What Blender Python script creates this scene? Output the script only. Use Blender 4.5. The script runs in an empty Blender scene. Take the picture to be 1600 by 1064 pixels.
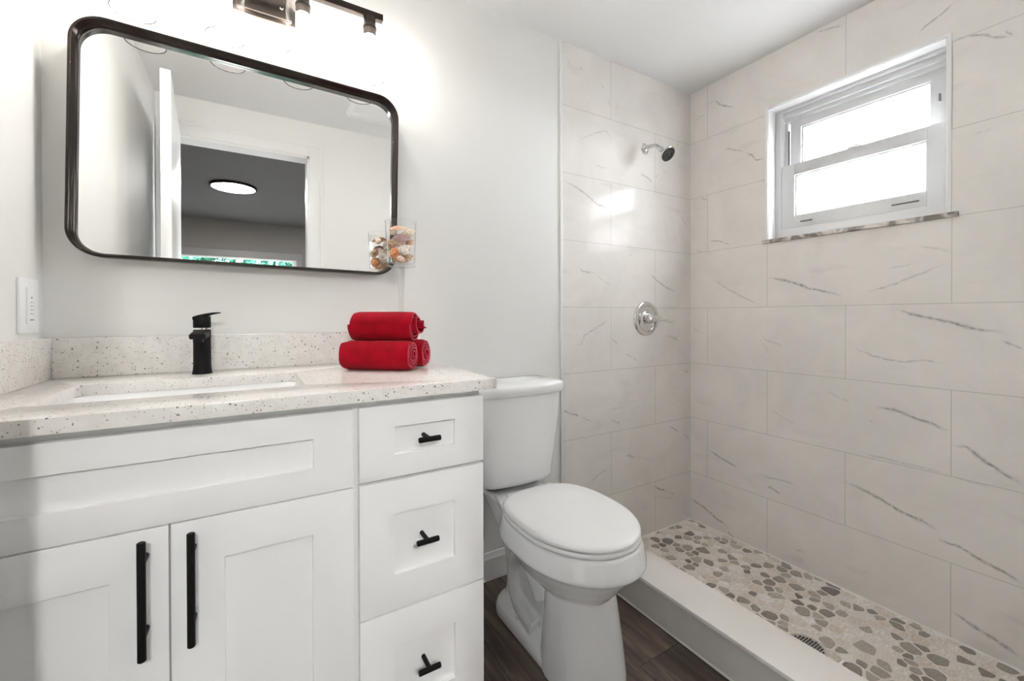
import bpy, bmesh, math, random
from mathutils import Vector, Matrix, noise as mnoise
PI = math.pi
random.seed(7)
S = bpy.context.scene
COL = S.collection

# ------------------------------------------------------------------ camera
cam_data = bpy.data.cameras.new('camera')
cam = bpy.data.objects.new('camera', cam_data)
COL.objects.link(cam)
FOCAL_PX, PRINCIPAL_Y = 667.58, 498.14
cam_data.sensor_fit = 'HORIZONTAL'
cam_data.sensor_width = 36.0
cam_data.lens = FOCAL_PX * 36.0 / 1600.0
cam_data.shift_y = (PRINCIPAL_Y - 532.0) / 1600.0
cam_data.clip_start = 0.01
_yaw, _pit, _rol = 0.5433, -0.0057, -0.0026
_f = Vector((math.sin(_yaw) * math.cos(_pit), math.cos(_yaw) * math.cos(_pit), math.sin(_pit)))
_r = Vector((math.cos(_yaw), -math.sin(_yaw), 0))
_u = _r.cross(_f)
_r2 = _r * math.cos(_rol) + _u * math.sin(_rol)
_u2 = _u * math.cos(_rol) - _r * math.sin(_rol)
_m = Matrix((_r2, _u2, -_f)).transposed().to_4x4()
_m.translation = Vector((-2.1084, -1.5494, 1.0784))
cam.matrix_world = _m
S.camera = cam

# ------------------------------------------------------------------ sky, view
world = bpy.data.worlds.new('overcast_sky')
S.world = world
world.use_nodes = True
_bg = world.node_tree.nodes['Background']
_bg.inputs['Color'].default_value = (0.99, 0.988, 1.0, 1)
_bg.inputs['Strength'].default_value = 3.7
S.view_settings.view_transform = 'Standard'
S.view_settings.look = 'None'
S.view_settings.gamma = 1.0
S.view_settings.use_curve_mapping = False
S.view_settings.exposure = 3.42
BULB_STRENGTH = 25.0
DISC_STRENGTH = 26.0
S.cycles.use_denoising = True
S.cycles.max_bounces = 14
S.cycles.diffuse_bounces = 6
S.cycles.glossy_bounces = 6
S.cycles.transparent_max_bounces = 24
S.cycles.sample_clamp_indirect = 6.0

# ------------------------------------------------------------------ materials
def nodes_of(name):
    m = bpy.data.materials.new(name)
    m.use_nodes = True
    nt = m.node_tree
    return m, nt, nt.nodes['Principled BSDF']

def mat(name, color, rough=0.5, metal=0.0, spec=0.5, coat=0.0, bump=None, sheen=0.0, vary=0.0, vscale=6.0):
    m, nt, b = nodes_of(name)
    b.inputs['Base Color'].default_value = (*color, 1)
    b.inputs['Roughness'].default_value = rough
    b.inputs['Metallic'].default_value = metal
    b.inputs['Specular IOR Level'].default_value = spec
    b.inputs['Coat Weight'].default_value = coat
    b.inputs['Sheen Weight'].default_value = sheen
    tc = nt.nodes.new('ShaderNodeTexCoord')
    if vary:
        n = nt.nodes.new('ShaderNodeTexNoise'); n.inputs['Scale'].default_value = vscale
        n.inputs['Detail'].default_value = 4
        nt.links.new(tc.outputs['Object'], n.inputs['Vector'])
        r = nt.nodes.new('ShaderNodeValToRGB')
        r.color_ramp.elements[0].position = .3; r.color_ramp.elements[1].position = .7
        r.color_ramp.elements[0].color = (*[c * (1 - vary) for c in color], 1)
        r.color_ramp.elements[1].color = (*[min(1, c * (1 + vary)) for c in color], 1)
        nt.links.new(n.outputs['Fac'], r.inputs['Fac'])
        nt.links.new(r.outputs['Color'], b.inputs['Base Color'])
    if bump:
        n2 = nt.nodes.new('ShaderNodeTexNoise'); n2.inputs['Scale'].default_value = bump[0]
        n2.inputs['Detail'].default_value = 3
        nt.links.new(tc.outputs['Object'], n2.inputs['Vector'])
        bp = nt.nodes.new('ShaderNodeBump'); bp.inputs['Strength'].default_value = bump[1]
        bp.inputs['Distance'].default_value = bump[2]
        nt.links.new(n2.outputs['Fac'], bp.inputs['Height'])
        nt.links.new(bp.outputs['Normal'], b.inputs['Normal'])
    return m

def emission(name, color, strength):
    m = bpy.data.materials.new(name); m.use_nodes = True
    nt = m.node_tree; nt.nodes.clear()
    e = nt.nodes.new('ShaderNodeEmission'); o = nt.nodes.new('ShaderNodeOutputMaterial')
    e.inputs['Color'].default_value = (*color, 1); e.inputs['Strength'].default_value = strength
    nt.links.new(e.outputs[0], o.inputs[0])
    return m

def thin_glass(name, tint=(1, 1, 1), refl=1.0, ior=1.45):
    """clear thin glass: transparent with Fresnel reflection"""
    m = bpy.data.materials.new(name); m.use_nodes = True
    nt = m.node_tree; nt.nodes.clear()
    t = nt.nodes.new('ShaderNodeBsdfTransparent'); t.inputs['Color'].default_value = (*tint, 1)
    g = nt.nodes.new('ShaderNodeBsdfGlossy'); g.inputs['Roughness'].default_value = 0.02
    f = nt.nodes.new('ShaderNodeLayerWeight'); f.inputs['Blend'].default_value = .5
    pw = nt.nodes.new('ShaderNodeMath'); pw.operation = 'POWER'; pw.inputs[1].default_value = 3.0
    nt.links.new(f.outputs['Facing'], pw.inputs[0])
    mul = nt.nodes.new('ShaderNodeMath'); mul.operation = 'MULTIPLY_ADD'; mul.inputs[1].default_value = .9 * refl
    mul.inputs[2].default_value = ((ior - 1) / (ior + 1)) ** 2 * refl
    mx = nt.nodes.new('ShaderNodeMixShader'); o = nt.nodes.new('ShaderNodeOutputMaterial')
    nt.links.new(pw.outputs[0], mul.inputs[0]); nt.links.new(mul.outputs[0], mx.inputs[0])
    nt.links.new(t.outputs[0], mx.inputs[1]); nt.links.new(g.outputs[0], mx.inputs[2])
    nt.links.new(mx.outputs[0], o.inputs[0])
    return m

def frosted_glass(name):
    m = bpy.data.materials.new(name); m.use_nodes = True
    nt = m.node_tree; nt.nodes.clear()
    t = nt.nodes.new('ShaderNodeBsdfTransparent'); t.inputs['Color'].default_value = (.95, .965, .975, 1)
    g = nt.nodes.new('ShaderNodeBsdfTranslucent'); g.inputs['Color'].default_value = (.95, .965, .975, 1)
    mx = nt.nodes.new('ShaderNodeMixShader'); mx.inputs[0].default_value = .70
    o = nt.nodes.new('ShaderNodeOutputMaterial')
    nt.links.new(t.outputs[0], mx.inputs[1]); nt.links.new(g.outputs[0], mx.inputs[2])
    nt.links.new(mx.outputs[0], o.inputs[0])
    return m

def tile_mat(name, base, rough):
    """glazed marble-look tile; 'vein' and 'grout' are drawn marks carried by the mesh"""
    m, nt, b = nodes_of(name)
    N = nt.nodes.new; L = nt.links.new
    tc = N('ShaderNodeTexCoord')
    n = N('ShaderNodeTexNoise'); n.inputs['Scale'].default_value = 3.2; n.inputs['Detail'].default_value = 5
    n.inputs['Roughness'].default_value = .6; n.inputs['Distortion'].default_value = .6
    L(tc.outputs['Object'], n.inputs['Vector'])
    r = N('ShaderNodeValToRGB')
    r.color_ramp.elements[0].position = .36; r.color_ramp.elements[1].position = .62
    r.color_ramp.elements[0].color = (*[c * .93 for c in base], 1)
    r.color_ramp.elements[1].color = (*[c * 1.02 for c in base], 1)
    L(n.outputs['Fac'], r.inputs['Fac'])
    # faint cloudy streaks
    mp = N('ShaderNodeMapping'); mp.inputs['Rotation'].default_value = (.5, .5, .5); mp.inputs['Scale'].default_value = (2, 2, 7)
    L(tc.outputs['Object'], mp.inputs['Vector'])
    n3 = N('ShaderNodeTexNoise'); n3.inputs['Scale'].default_value = 2.4; n3.inputs['Detail'].default_value = 7
    L(mp.outputs[0], n3.inputs['Vector'])
    r3 = N('ShaderNodeValToRGB'); r3.color_ramp.elements[0].position = .60; r3.color_ramp.elements[1].position = .78
    r3.color_ramp.elements[0].color = (0, 0, 0, 1); r3.color_ramp.elements[1].color = (.22, .22, .22, 1)
    L(n3.outputs['Fac'], r3.inputs['Fac'])
    mx0 = N('ShaderNodeMixRGB'); L(r3.outputs['Color'], mx0.inputs[0]); L(r.outputs['Color'], mx0.inputs[1])
    mx0.inputs[2].default_value = (.42, .39, .37, 1)
    av = N('ShaderNodeAttribute'); av.attribute_name = 'vein'
    n2 = N('ShaderNodeTexNoise'); n2.inputs['Scale'].default_value = 70; n2.inputs['Detail'].default_value = 4
    L(tc.outputs['Object'], n2.inputs['Vector'])
    r2 = N('ShaderNodeMapRange'); r2.inputs['From Min'].default_value = .32; r2.inputs['From Max'].default_value = .6
    r2.inputs['To Min'].default_value = .25; r2.inputs['To Max'].default_value = 1.0
    L(n2.outputs['Fac'], r2.inputs['Value'])
    mu = N('ShaderNodeMath'); mu.operation = 'MULTIPLY'; L(av.outputs['Fac'], mu.inputs[0]); L(r2.outputs[0], mu.inputs[1])
    mx = N('ShaderNodeMixRGB'); L(mu.outputs[0], mx.inputs[0]); L(mx0.outputs[0], mx.inputs[1])
    mx.inputs[2].default_value = (.21, .195, .185, 1)
    ag = N('ShaderNodeAttribute'); ag.attribute_name = 'grout'
    mg = N('ShaderNodeMixRGB'); L(ag.outputs['Fac'], mg.inputs[0]); L(mx.outputs[0], mg.inputs[1])
    mg.inputs[2].default_value = (.33, .31, .29, 1)
    L(mg.outputs[0], b.inputs['Base Color'])
    b.inputs['Roughness'].default_value = rough
    b.inputs['Specular IOR Level'].default_value = .07
    return m

def quartz_mat(name):
    m, nt, b = nodes_of(name)
    N = nt.nodes.new; L = nt.links.new
    tc = N('ShaderNodeTexCoord')
    prev = None
    base = N('ShaderNodeTexNoise'); base.inputs['Scale'].default_value = 40; base.inputs['Detail'].default_value = 4
    L(tc.outputs['Object'], base.inputs['Vector'])
    rb = N('ShaderNodeValToRGB'); rb.color_ramp.elements[0].position = .35; rb.color_ramp.elements[1].position = .65
    rb.color_ramp.elements[0].color = (.745, .72, .695, 1); rb.color_ramp.elements[1].color = (.81, .79, .765, 1)
    L(base.outputs['Fac'], rb.inputs['Fac'])
    prev = rb.outputs['Color']
    for scale, thr, pick, colr, amt in ((105, .22, .78, (.17, .155, .14), .85), (210, .27, .66, (.42, .39, .36), .6), (170, .22, .82, (.12, .11, .11), .8)):
        v = N('ShaderNodeTexVoronoi'); v.inputs['Scale'].default_value = scale
        L(tc.outputs['Object'], v.inputs['Vector'])
        lt = N('ShaderNodeMath'); lt.operation = 'LESS_THAN'; lt.inputs[1].default_value = thr
        L(v.outputs['Distance'], lt.inputs[0])
        sp = N('ShaderNodeSeparateColor'); L(v.outputs['Color'], sp.inputs[0])
        gt = N('ShaderNodeMath'); gt.operation = 'GREATER_THAN'; gt.inputs[1].default_value = pick
        L(sp.outputs[0], gt.inputs[0])
        a = N('ShaderNodeMath'); a.operation = 'MULTIPLY'; L(lt.outputs[0], a.inputs[0]); L(gt.outputs[0], a.inputs[1])
        a2 = N('ShaderNodeMath'); a2.operation = 'MULTIPLY'; L(a.outputs[0], a2.inputs[0]); a2.inputs[1].default_value = amt
        mx = N('ShaderNodeMixRGB'); L(a2.outputs[0], mx.inputs[0]); L(prev, mx.inputs[1]); mx.inputs[2].default_value = (*colr, 1)
        prev = mx.outputs[0]
    L(prev, b.inputs['Base Color'])
    b.inputs['Roughness'].default_value = .16
    return m

def plank_mat(name):
    m, nt, b = nodes_of(name)
    N = nt.nodes.new; L = nt.links.new
    tc = N('ShaderNodeTexCoord'); sx = N('ShaderNodeSeparateXYZ'); L(tc.outputs['Object'], sx.inputs[0])
    W = .183
    dv = N('ShaderNodeMath'); dv.operation = 'DIVIDE'; dv.inputs[1].default_value = W; L(sx.outputs['X'], dv.inputs[0])
    fl = N('ShaderNodeMath'); fl.operation = 'FLOOR'; L(dv.outputs[0], fl.inputs[0])
    fr = N('ShaderNodeMath'); fr.operation = 'FRACT'; L(dv.outputs[0], fr.inputs[0])
    wn = N('ShaderNodeTexWhiteNoise'); wn.noise_dimensions = '1D'; L(fl.outputs[0], wn.inputs['W'])
    off = N('ShaderNodeMath'); off.operation = 'MULTIPLY'; off.inputs[1].default_value = 1.22; L(wn.outputs['Value'], off.inputs[0])
    yy = N('ShaderNodeMath'); yy.operation = 'ADD'; L(sx.outputs['Y'], yy.inputs[0]); L(off.outputs[0], yy.inputs[1])
    yd = N('ShaderNodeMath'); yd.operation = 'DIVIDE'; yd.inputs[1].default_value = 1.22; L(yy.outputs[0], yd.inputs[0])
    yf = N('ShaderNodeMath'); yf.operation = 'FRACT'; L(yd.outputs[0], yf.inputs[0])
    yfl = N('ShaderNodeMath'); yfl.operation = 'FLOOR'; L(yd.outputs[0], yfl.inputs[0])
    cmb = N('ShaderNodeCombineXYZ')
    x2 = N('ShaderNodeMath'); x2.operation = 'MULTIPLY'; x2.inputs[1].default_value = 26; L(sx.outputs['X'], x2.inputs[0])
    y2 = N('ShaderNodeMath'); y2.operation = 'MULTIPLY'; y2.inputs[1].default_value = 2.2; L(yy.outputs[0], y2.inputs[0])
    idv = N('ShaderNodeMath'); idv.operation = 'MULTIPLY_ADD'; idv.inputs[1].default_value = 7.3; L(fl.outputs[0], idv.inputs[0]); L(yfl.outputs[0], idv.inputs[2])
    L(x2.outputs[0], cmb.inputs[0]); L(y2.outputs[0], cmb.inputs[1]); L(idv.outputs[0], cmb.inputs[2])
    n = N('ShaderNodeTexNoise'); n.inputs['Scale'].default_value = 1.3; n.inputs['Detail'].default_value = 8
    n.inputs['Roughness'].default_value = .68; n.inputs['Distortion'].default_value = .8
    L(cmb.outputs[0], n.inputs['Vector'])
    r = N('ShaderNodeValToRGB')
    e = r.color_ramp.elements
    e[0].position = .30; e[0].color = (.032, .022, .017, 1)
    e[1].position = .74; e[1].color = (.215, .160, .125, 1)
    k = e.new(.50); k.color = (.096, .069, .054, 1)
    L(n.outputs['Fac'], r.inputs['Fac'])
    hs = N('ShaderNodeHueSaturation')
    vv = N('ShaderNodeMapRange'); vv.inputs['To Min'].default_value = .75; vv.inputs['To Max'].default_value = 1.3
    wn2 = N('ShaderNodeTexWhiteNoise'); wn2.noise_dimensions = '1D'; L(idv.outputs[0], wn2.inputs['W'])
    L(wn2.outputs['Value'], vv.inputs['Value']); L(vv.outputs[0], hs.inputs['Value']); L(r.outputs[0], hs.inputs['Color'])
    c1 = N('ShaderNodeMath'); c1.operation = 'LESS_THAN'; c1.inputs[1].default_value = .012; L(fr.outputs[0], c1.inputs[0])
    c2 = N('ShaderNodeMath'); c2.operation = 'LESS_THAN'; c2.inputs[1].default_value = .0018; L(yf.outputs[0], c2.inputs[0])
    cm = N('ShaderNodeMath'); cm.operation = 'MAXIMUM'; L(c1.outputs[0], cm.inputs[0]); L(c2.outputs[0], cm.inputs[1])
    mx = N('ShaderNodeMixRGB'); L(cm.outputs[0], mx.inputs[0]); L(hs.outputs[0], mx.inputs[1]); mx.inputs[2].default_value = (.008, .006, .005, 1)
    L(mx.outputs[0], b.inputs['Base Color'])
    b.inputs['Roughness'].default_value = .42
    bp = N('ShaderNodeBump'); bp.inputs['Strength'].default_value = .12; bp.inputs['Distance'].default_value = .002
    L(n.outputs['Fac'], bp.inputs['Height']); L(bp.outputs[0], b.inputs['Normal'])
    return m

def pebble_mat(name):
    m, nt, b = nodes_of(name)
    N = nt.nodes.new; L = nt.links.new
    a = N('ShaderNodeAttribute'); a.attribute_name = 'tint'
    r = N('ShaderNodeValToRGB'); r.color_ramp.interpolation = 'LINEAR'
    e = r.color_ramp.elements
    e[0].position = 0; e[0].color = (.66, .60, .54, 1)
    e[1].position = 1; e[1].color = (.22, .195, .17, 1)
    for p, c in ((.08, (.85, .83, .81)), (.30, (.81, .76, .71)), (.50, (.70, .61, .53)), (.58, (.50, .46, .41)), (.80, (.35, .32, .285))):
        k = e.new(p); k.color = (*c, 1)
    L(a.outputs['Fac'], r.inputs['Fac'])
    tc = N('ShaderNodeTexCoord')
    mp = N('ShaderNodeMapping'); mp.inputs['Rotation'].default_value = (0, 0, .9); mp.inputs['Scale'].default_value = (40, 150, 1)
    L(tc.outputs['Object'], mp.inputs['Vector'])
    n = N('ShaderNodeTexNoise'); n.inputs['Scale'].default_value = 1; n.inputs['Detail'].default_value = 4
    L(mp.outputs[0], n.inputs['Vector'])
    mr = N('ShaderNodeMapRange'); mr.inputs['To Min'].default_value = .62; mr.inputs['To Max'].default_value = 1.38
    L(n.outputs['Fac'], mr.inputs['Value'])
    hs = N('ShaderNodeHueSaturation'); L(r.outputs[0], hs.inputs['Color']); L(mr.outputs[0], hs.inputs['Value'])
    L(hs.outputs[0], b.inputs['Base Color'])
    b.inputs['Roughness'].default_value = .35
    return m

M = {
    'wall': mat('grey_wall_paint', (.795, .795, .78), .62, bump=(220, .05, .002)),
    'ceiling': mat('white_ceiling_paint', (.80, .80, .80), .8, bump=(120, .08, .003)),
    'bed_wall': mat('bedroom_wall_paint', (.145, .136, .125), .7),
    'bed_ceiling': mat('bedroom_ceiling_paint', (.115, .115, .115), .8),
    'trim': mat('white_trim_paint', (.80, .80, .80), .32),
    'vinyl': mat('white_window_vinyl', (.60, .605, .61), .3),
    'tile': tile_mat('marble_wall_tile', (.805, .772, .742), .075),
    'curb_tile': tile_mat('marble_curb_tile', (.62, .60, .575), .2),
    'stone': mat('white_sill_stone', (.83, .80, .77), .22, vary=.02),
    'caulk': mat('white_caulk', (.85, .84, .82), .5),
    'plank': plank_mat('dark_wood_plank'),
    'pebble': pebble_mat('sliced_pebble'),
    'pebble_grout': mat('pale_pebble_grout', (.82, .77, .72), .7, bump=(300, .2, .001)),
    'quartz': quartz_mat('speckled_quartz'),
    'cabinet': mat('white_cabinet_paint', (.89, .89, .895), .34),
    'cabinet_in': mat('cabinet_shadow_gap', (.62, .62, .62), .5),
    'porcelain': mat('white_porcelain', (.88, .885, .89), .09, coat=.4),
    'seat': mat('white_toilet_seat', (.87, .87, .87), .22),
    'black': mat('matte_black_metal', (.006, .006, .0065), .5, metal=.0, spec=.18),
    'bronze': mat('dark_bronze_metal', (.040, .031, .027), .20, metal=.85),
    'fixture': mat('brushed_dark_nickel', (.16, .135, .12), .28, metal=1.0),
    'chrome': mat('polished_chrome', (.72, .71, .70), .07, metal=1.0),
    'rubber': mat('black_nozzle_rubber', (.012, .012, .012), .45),
    'mirror': mat('mirror_silver', (.93, .935, .93), .0, metal=1.0),
    'towel': mat('red_towel_cotton', (.36, .0005, .012), .9, spec=.15, sheen=.05, bump=(420, .55, .003), vary=.22, vscale=22),
    'towel_hem': mat('red_towel_hem', (.50, .02, .05), .9, sheen=.1, bump=(300, .5, .002)),
    'stem': thin_glass('stem_glass', (.97, .965, .96), 1.0, 1.5),
    'rim_outline': thin_glass('painted_rim_outline', (.20, .19, .18), .6),  # dark tint paints in the line that light draws along a clear rim
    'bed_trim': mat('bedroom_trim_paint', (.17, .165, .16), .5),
    'clear': thin_glass('clear_glass', (.985, .99, .99), 1.1),
    'shade_glass': thin_glass('clear_shade_glass', (.992, .988, .98), .45),
    'pane': thin_glass('window_pane', (.97, .99, 1.0), .6),
    'frost': frosted_glass('frosted_pane'),
    'bulb': emission('lit_bulb', (1.0, .955, .90), BULB_STRENGTH),
    'disc': emission('lit_ceiling_disc', (1.0, .97, .93), DISC_STRENGTH),
    'plastic': mat('white_switch_plastic', (.85, .86, .87), .3),
    'grey_mark': mat('grey_print', (.16, .16, .17), .6),
    'leaf': mat('green_leaf', (.03, .16, .10), .5, vary=.55, vscale=9),
    'bark': mat('brown_bark', (.10, .07, .05), .9),
    'dark': mat('dark_void', (.01, .01, .01), .9),
    'sill': None,
}
def sill_mat():
    m, nt, b = nodes_of('grey_marble_sill')
    N = nt.nodes.new; L = nt.links.new
    tc = N('ShaderNodeTexCoord'); n = N('ShaderNodeTexNoise'); n.inputs['Scale'].default_value = 16; n.inputs['Detail'].default_value = 7
    n.inputs['Distortion'].default_value = 1.2; L(tc.outputs['Object'], n.inputs['Vector'])
    r = N('ShaderNodeValToRGB'); r.color_ramp.elements[0].position = .40; r.color_ramp.elements[1].position = .60
    r.color_ramp.elements[0].color = (.22, .20, .18, 1); r.color_ramp.elements[1].color = (.68, .63, .58, 1)
    L(n.outputs['Fac'], r.inputs['Fac']); L(r.outputs[0], b.inputs['Base Color']); b.inputs['Roughness'].default_value = .25
    return m
M['sill'] = sill_mat()

# ------------------------------------------------------------------ mesh helpers
def bm_new(): return bmesh.new()

def box(bm, x0, x1, y0, y1, z0, z1, bev=0.0, seg=2, mi=0):
    vs = [bm.verts.new((x, y, z)) for z in (z0, z1) for y in (y0, y1) for x in (x0, x1)]
    fs = []
    for idx in ((0, 2, 3, 1), (4, 5, 7, 6), (0, 1, 5, 4), (2, 6, 7, 3), (0, 4, 6, 2), (1, 3, 7, 5)):
        f = bm.faces.new([vs[i] for i in idx]); f.material_index = mi; fs.append(f)
    if bev:
        es = list({e for f in fs for e in f.edges})
        bmesh.ops.bevel(bm, geom=es, offset=bev, segments=seg, profile=.6, affect='EDGES')
    return bm

def lathe(bm, prof, axis_m=None, seg=32, mi=0):
    """prof: (r, z) pairs swept round local z; axis_m places it"""
    m = axis_m or Matrix()
    rings = []
    for r, z in prof:
        if r < 1e-6:
            rings.append([bm.verts.new(m @ Vector((0, 0, z)))])
        else:
            rings.append([bm.verts.new(m @ Vector((r * math.cos(2 * PI * i / seg), r * math.sin(2 * PI * i / seg), z))) for i in range(seg)])
    for a, b in zip(rings[:-1], rings[1:]):
        for i in range(seg):
            j = (i + 1) % seg
            if len(a) == 1 and len(b) == 1: continue
            if len(a) == 1: f = bm.faces.new((a[0], b[i], b[j]))
            elif len(b) == 1: f = bm.faces.new((a[i], a[j], b[0]))
            else: f = bm.faces.new((a[i], a[j], b[j], b[i]))
            f.material_index = mi
    return bm

def frame_to(p, d):
    """matrix at p whose z looks along d"""
    d = Vector(d).normalized()
    q = d.to_track_quat('Z', 'Y')
    m = q.to_matrix().to_4x4(); m.translation = Vector(p)
    return m

def rod(bm, p0, p1, r, seg=20, bev=.0, r1=None):
    p0 = Vector(p0); p1 = Vector(p1); L = (p1 - p0).length
    r1 = r if r1 is None else r1
    pr = [(0, 0), (r - bev, 0), (r, bev), (r1, L - bev), (r1 - bev, L), (0, L)] if bev else [(0, 0), (r, 0), (r1, L), (0, L)]
    return lathe(bm, pr, frame_to(p0, p1 - p0), seg)

def tube(bm, pts, radii, seg=16, caps=True):
    pts = [Vector(p) for p in pts]
    if not hasattr(radii, '__len__'): radii = [radii] * len(pts)
    tang = []
    for i in range(len(pts)):
        a = pts[max(0, i - 1)]; b = pts[min(len(pts) - 1, i + 1)]
        tang.append((b - a).normalized())
    ref = Vector((0, 0, 1)) if abs(tang[0].z) < .9 else Vector((1, 0, 0))
    n = (ref - tang[0] * ref.dot(tang[0])).normalized()
    rings = []
    for p, t, r in zip(pts, tang, radii):
        n = (n - t * n.dot(t)).normalized(); bb = t.cross(n)
        rings.append([bm.verts.new(p + n * r * math.cos(2 * PI * i / seg) + bb * r * math.sin(2 * PI * i / seg)) for i in range(seg)])
    for a, b in zip(rings[:-1], rings[1:]):
        for i in range(seg):
            j = (i + 1) % seg
            bm.faces.new((a[i], a[j], b[j], b[i]))
    if caps:
        bm.faces.new(rings[0][::-1]); bm.faces.new(rings[-1])
    return bm

def spline(pts, n=8):
    """Catmull-Rom through pts"""
    P = [Vector(p) for p in pts]; out = []
    Q = [P[0] * 2 - P[1]] + P + [P[-1] * 2 - P[-2]]
    for i in range(1, len(Q) - 2):
        for k in range(n):
            t = k / n
            a, b, c, d = Q[i - 1], Q[i], Q[i + 1], Q[i + 2]
            out.append(.5 * ((2 * b) + (c - a) * t + (2 * a - 5 * b + 4 * c - d) * t * t + (3 * b - a - 3 * c + d) * t ** 3))
    out.append(P[-1]); return out

def loft(bm, rings, caps=True, mi=0):
    """rings: lists of points, all the same length, closed loops"""
    V = [[bm.verts.new(p) for p in r] for r in rings]
    n = len(V[0])
    for a, b in zip(V[:-1], V[1:]):
        for i in range(n):
            j = (i + 1) % n
            f = bm.faces.new((a[i], a[j], b[j], b[i])); f.material_index = mi
    if caps:
        f = bm.faces.new(V[0][::-1]); f.material_index = mi
        f = bm.faces.new(V[-1]); f.material_index = mi
    return bm

def rrect(w, h, r, n=6):
    """rounded rectangle outline centred at 0, counter-clockwise"""
    out = []
    for cx, cy, a0 in ((w / 2 - r, h / 2 - r, 0), (-w / 2 + r, h / 2 - r, PI / 2), (-w / 2 + r, -h / 2 + r, PI), (w / 2 - r, -h / 2 + r, 1.5 * PI)):
        for k in range(n + 1):
            a = a0 + PI / 2 * k / n
            out.append((cx + r * math.cos(a), cy + r * math.sin(a)))
    return out

def link(name, bm, material, parent=None, smooth=35, loc=None):
    """one mesh object; bm is in world space, origin at the parent's root (or loc)"""
    bmesh.ops.recalc_face_normals(bm, faces=bm.faces)
    org = Vector((0, 0, 0))
    if parent is not None:
        p = parent
        while p is not None:
            org += p.location; p = p.parent
    elif loc is not None:
        org = Vector(loc)
    bmesh.ops.translate(bm, verts=bm.verts, vec=-org)
    me = bpy.data.meshes.new(name)
    bm.to_mesh(me); bm.free()
    mats = material if isinstance(material, (list, tuple)) else [material]
    for mm in mats: me.materials.append(mm)
    if smooth:
        me.shade_smooth()
        me.set_sharp_from_angle(angle=math.radians(smooth))
    o = bpy.data.objects.new(name, me)
    COL.objects.link(o)
    if parent is not None: o.parent = parent
    elif loc is not None: o.location = loc
    return o

def tag(o, label=None, cat=None, group=None, kind=None):
    if label: o['label'] = label
    if cat: o['category'] = cat
    if group: o['group'] = group
    if kind: o['kind'] = kind
    return o

def thing(name, label, cat, loc, group=None):
    o = bpy.data.objects.new(name, None)
    o.empty_display_size = .05
    o.location = loc
    COL.objects.link(o)
    return tag(o, label, cat, group)

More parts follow.
